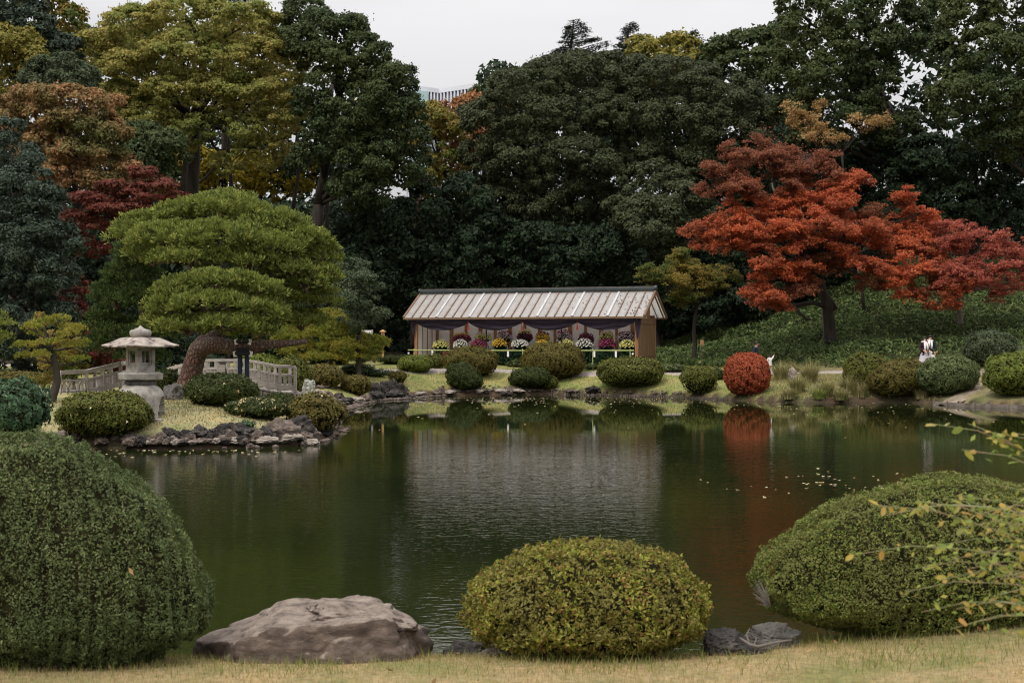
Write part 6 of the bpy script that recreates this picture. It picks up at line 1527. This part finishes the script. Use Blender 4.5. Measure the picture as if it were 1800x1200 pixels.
def person(px, D, H_, label, face_dir, coat, legs, coat_len=.62, arms=((0, 0), (0, 0)), hair_long=True, look_down=.1, skirt=None, scarf=None, stride=.0):
    x = (px - 900) / F * D; g = gz(x, D) + .035
    root = empty('person', (x, D, g), face_dir, label, 'person')     # local -Y is forward
    k = H_ / 1.65
    def J(x, y, z): return Vector((x * k, y * k, z * k))
    pel, ch, nk, hd = J(0, 0, .92), J(0, -.01, 1.25), J(0, -.02, 1.42), J(0, -.05, 1.55)
    js = [pel, J(0, 0, 1.08), ch, nk, hd, J(0, -.05, 1.60)]; ed = [(0,1),(1,2),(2,3),(3,4),(4,5)]; rd = [.13*k,.11*k,.13*k,.05*k,.085*k,.07*k]
    for s_ in (-1, 1):
        b = len(js); st = stride * s_
        js += [J(.09*s_, 0, .86), J(.10*s_, -st*.5 - .02, .48), J(.10*s_, -st, .08), J(.10*s_, -st - .13, .03)]; rd += [.085*k,.058*k,.038*k,.03*k]; ed += [(0,b),(b,b+1),(b+1,b+2),(b+2,b+3)]
    hands = []
    for i, s_ in enumerate((-1, 1)):
        el, ha = arms[i] if arms[i][0] else (Vector((.24, .03, 1.08)), Vector((.20, -.10, .86)))
        el = Vector((el[0]*s_, el[1], el[2])) * k; ha = Vector((ha[0]*s_, ha[1], ha[2])) * k
        b = len(js); js += [J(.17*s_, 0, 1.36), el, ha]; rd += [.055*k,.042*k,.028*k]; ed += [(2,b),(b,b+1),(b+1,b+2)]
        d = (ha - el).normalized(); sd_ = d.cross(Vector((0, -1, 0.2))).normalized(); pb = len(js)
        js.append(ha + d * .06 * k); rd.append(.024*k); ed.append((b+2, pb))
        for q in range(4):
            f0 = len(js); o_ = sd_ * (q - 1.5) * .018 * k; ln = (.045, .052, .05, .04)[q] * k
            js += [ha + d * .09*k + o_ * 1.2, ha + d * (.09*k + ln) + o_ * 1.3 + Vector((0, -.012, -.008))]; rd += [.009*k, .007*k]; ed += [(pb, f0), (f0, f0+1)]
        f0 = len(js); js += [ha + d*.04*k + sd_ * .045*k, ha + d*.075*k + sd_*.06*k]; rd += [.010*k,.008*k]; ed += [(pb, f0), (f0, f0+1)]
        hands.append((J(.17*s_, 0, 1.36), el, ha))
    skin_obj('body', js, ed, rd, M['skin'], root)
    # head features
    hc = J(0, -.06, 1.555); m = MB(); m.tube([hc + J(0, -.085, .0), hc + J(0, -.115, -.012)], [.010*k, .014*k], 6); m.build('nose', M['skin'], root, True)
    for s_ in (-1, 1):
        m = MB(); m.lathe([(.001, -.008), (.010, 0), (.001, .008)], 8); o = m.build('eye', M['black'], root); o.location = hc + J(.032*s_, -.088, .018)
    m = MB(); m.box(-.022*k, .022*k, -.004, .004, -.004, .004); o = m.build('mouth', M['red'], root); o.location = hc + J(0, -.092, -.038)
    # hair as a cap, open at the face
    v_, f_ = [], []; nu, nv_ = 20, 12
    for j in range(nv_ + 1):
        ph = PI / 2 - j / nv_ * PI * (.95 if hair_long else .66)
        for i in range(nu):
            a = 2 * PI * i / nu; fr = max(0, -math.sin(a)); z = math.sin(ph)
            r = .108 * (1 if not hair_long or z > 0 else 1.05)
            if fr > .35: z = max(z, .35 + .1 * fr)
            rr = math.cos(math.asin(max(-1, min(1, z)))) * r if z > -.9 else r * .6
            v_.append((rr * math.cos(a) * k, (rr * math.sin(a) * 1.05 + .0) * k, (z * .125 if z > 0 else z * (.22 if hair_long else .12)) * k))
    f_ = [(j*nu+i, (j+1)*nu+i, (j+1)*nu+(i+1)%nu, j*nu+(i+1)%nu) for j in range(nv_) for i in range(nu)]
    o = link('hair', np_mesh('hair', np.array(v_), np.array(f_), True), M['hair'], root); o.location = hc + J(0, .012, .02)
    # coat: body shell and sleeves in one skinned piece
    lo = .92 - coat_len * .45
    cj = [J(0, 0, 1.0), J(0, 0, 1.2), J(0, 0, 1.33), J(0, -.01, 1.40), J(0, 0, .85), J(0, .0, lo)]; cr = [.165*k,.165*k,.15*k,.085*k,.185*k,.20*k]; ce = [(0,1),(1,2),(2,3),(0,4),(4,5)]
    for (sh, el, ha) in hands:
        b = len(cj); cj += [sh, el, el.lerp(ha, .85)]; cr += [.075*k,.068*k,.055*k]; ce += [(2,b),(b,b+1),(b+1,b+2)]
    skin_obj('coat', cj, ce, cr, coat, root)
    if skirt:
        m = MB(); n = 28; prof = [(.14, .98), (.2, .8), (.25, .6), (.30, .34), (.31, .32), (.15, .33)]
        b = 0
        for (r, z) in prof:
            for j in range(n): a = 2*PI*j/n; rr = r * (1 + .06 * math.cos(a * 9) * (1.0 - z)); m.v.append((rr*math.cos(a)*k, rr*.85*math.sin(a)*k - .03, z*k))
        for i in range(len(prof)-1):
            for j in range(n): m.f.append((i*n+j, i*n+(j+1)%n, (i+1)*n+(j+1)%n, (i+1)*n+j))
        m.build('skirt', skirt, root, True)
    for s_ in (-1, 1):
        st = stride * s_; tj = [J(.09*s_, 0, .92), J(.10*s_, -st*.5 - .02, .5), J(.10*s_, -st, .11)]; skin_obj('trousers' if not skirt else 'legging', tj, [(0,1),(1,2)], [.10*k,.075*k,.055*k], legs, root)
        m = MB(); m.box((.10*s_-.05)*k, (.10*s_+.05)*k, (-st-.17)*k, (-st+.07)*k, 0, .09*k); m.build('shoe', M['black'], root, bevel=.02)
    if scarf:
        m = MB(); m.tube([J(.10*math.cos(a), -.02 + .10*math.sin(a), 1.43 + .02*math.sin(a*2)) for a in np.linspace(0, 2*PI, 13)], .05*k, 8); m.tube([J(-.04,-.12,1.42), J(-.07,-.19,1.2), J(-.08,-.2,.98)], [.05*k,.05*k,.045*k], 8); m.tube([J(.05,-.12,1.42), J(.07,-.19,1.22), J(.06,-.2,1.05)], [.05*k,.05*k,.045*k], 8)
        m.build('scarf', scarf, root, True)
    return root
V = Vector
person(1328, 68.6, 1.60, 'adult in a dark navy coat looking down, standing behind the red ball shrub', R(62), M['coat_navy'], M['trousers'], .7, hair_long=False)
person(1353, 67.6, .98, 'small child in a white jacket stretching one arm up towards the adult in navy', R(-150), M['cloth_white'], M['cloth_lilac'], .35, arms=((V((.34,-.06,1.42)), V((.52,-.1,1.62))), (V((.24,-.05,1.1)), V((.22,-.18,.95)))), hair_long=False, stride=.12)
person(1624, 68.4, 1.66, 'woman in a dark maroon coat with white scarf and pale skirt, left of the pair', R(20), M['coat_maroon'], M['trousers'], .75, arms=((V((.26,-.02,1.1)), V((.14,-.24,1.0))), (V((.26,-.02,1.1)), V((.12,-.26,1.0)))), skirt=M['cloth_lilac'], scarf=M['cloth_white'])
person(1635, 68.9, 1.70, 'woman in a long dark teal coat with white scarf, right of the pair', R(-15), M['coat_teal'], M['trousers'], .95, arms=((V((.26,-.02,1.1)), V((.14,-.24,1.0))), (V((.26,-.02,1.08)), V((.22,-.08,.86)))), skirt=M['cloth_white'], scarf=M['cloth_white'])

# ------------------------------------------------------------------ near twigs with yellow leaves at the right
def near_spray():
    D = 5.6; b = Vector((2.95, D, gz(2.95, D)))
    root = empty('yellowing_shrub', b, 0, 'out of focus arching shrub with thin green stems and yellow leaves at the right edge', 'shrub')
    lf = []
    for wd in (.50, .62, .42):
        vq = [(0,0,0),(.35,wd*.5,.03),(.75,wd*.42,.02),(1,0,-.05),(.75,-wd*.42,.02),(.35,-wd*.5,.03),(.5,0,-.02)]
        me = bpy.data.meshes.new('leaf'); me.from_pydata(vq, [], [(0,6,1),(1,6,2),(2,6,3),(3,6,4),(4,6,5),(5,6,0)]); me.materials.append(LM['spray']); lf.append(me)
    ends = [(1640,745),(1690,790),(1745,760),(1500,975),(1560,905),(1545,888),(1610,880),(1690,870),(1740,850),(1780,880),(1600,1000),(1640,960),(1680,930),(1720,940),(1590,1040),(1650,1020),(1700,1000),(1750,970),(1620,1075),(1680,1070),(1670,1105),(1730,1090),(1780,1120),(1770,1050),(1760,900),(1790,800),(1712,905),(1665,985),(1655,875),(1780,760)]
    mb = MB(); r_ = random.Random(5)
    leaves = 0; small = []
    for ex, ey in ends:
        De = D + r_.uniform(-.5, .5); e = at(ex, ey, De) - b
        st = Vector((r_.uniform(-.05, .15), r_.uniform(-.1, .1), 0)); mid = Vector((st.x * .3 + e.x * .30, e.y * .5, max(e.z, .25) + .02 + (.22 if ey > 900 else -.10)))
        pts = []
        for k in range(11):
            t = k / 10; pts.append(st * (1-t)**2 + mid * 2*t*(1-t) + e * t*t + Vector((0, 0, .006 * math.sin(k * 2.2))))
        mb.tube(pts, [.0055 * (1 - .075 * k) for k in range(11)], 5)
        for _s in range(2):
            i_ = r_.randint(3, 8); e_ = pts[i_] + Vector((-r_.uniform(.08, .28), r_.uniform(-.1, .1), r_.uniform(-.10, .14))); mb.tube([pts[i_], pts[i_].lerp(e_, .5) + Vector((0, 0, .01)), e_], [.003, .0024, .0012], 4, False)
            for _q in range(5): small.append(tuple(pts[i_].lerp(e_, r_.uniform(.3, 1.05))))
        for k in range(r_.randint(8, 13)):
            t = 1 - .55 * r_.random() ** 1.5; i = min(9, int(t * 10)); p = pts[i].lerp(pts[i+1], t * 10 - i)
            for _q in range(3):
                i_ = r_.randint(3, 9); small.append(tuple(pts[i_].lerp(pts[i_ + 1], r_.random()) + Vector((r_.gauss(0, .03), r_.gauss(0, .04), r_.gauss(0, .03)))))
            if leaves < 298:
                o = link('leaf', lf[r_.randint(0, 2)], None, root); o.location = p; s_ = r_.uniform(.030, .058); o.scale = (s_, s_, s_)
                o.rotation_euler = (r_.uniform(-1.2, 1.2), r_.uniform(-.6, 1.0), r_.uniform(0, 6.28)); leaves += 1
    # the many smaller leaves behind the large ones
    pv = np.array(small); nn = rng.normal(0, 1, pv.shape)
    v, f = leaf_quads(pv + rng.normal(0, .012, pv.shape), nn, .015, .5, .5); link('small_leaves', np_mesh('small_leaves', v, f), LM['spray_small'], root)['kind'] = 'stuff'
    mst, t, p_ = new_mat('green_stem'); p_.inputs['Base Color'].default_value = (.16, .19, .07, 1); p_.inputs['Roughness'].default_value = .7
    n = noise_n(t, 20, 3); r = ramp(t, [(.4,(.15,.20,.07)),(.65,(.28,.18,.11))]); t.links.new(n.outputs['Fac'], r.inputs[0]); t.links.new(r.outputs[0], p_.inputs['Base Color'])
    mb.build('stem', mst, root, True)
near_spray()
# single stray leaf on the big near hedge
me = bpy.data.meshes.new('stray_leaf'); me.from_pydata([(-.03,0,0),(0,-.01,.012),(.03,0,-.005),(0,-.004,-.014)], [], [(0,1,2,3)]); me.materials.append(LM['apricot'])
o = bpy.data.objects.new('stray_leaf', me); COL.objects.link(o); o.location = at(231, 1003, 8.55); o.rotation_euler = (0, .9, 0); tag(o, 'single orange leaf caught on the big near hedge', 'leaf')

tot = sum(len(o.data.polygons) for o in S.objects if o.type == 'MESH'); print('POLYS', tot)
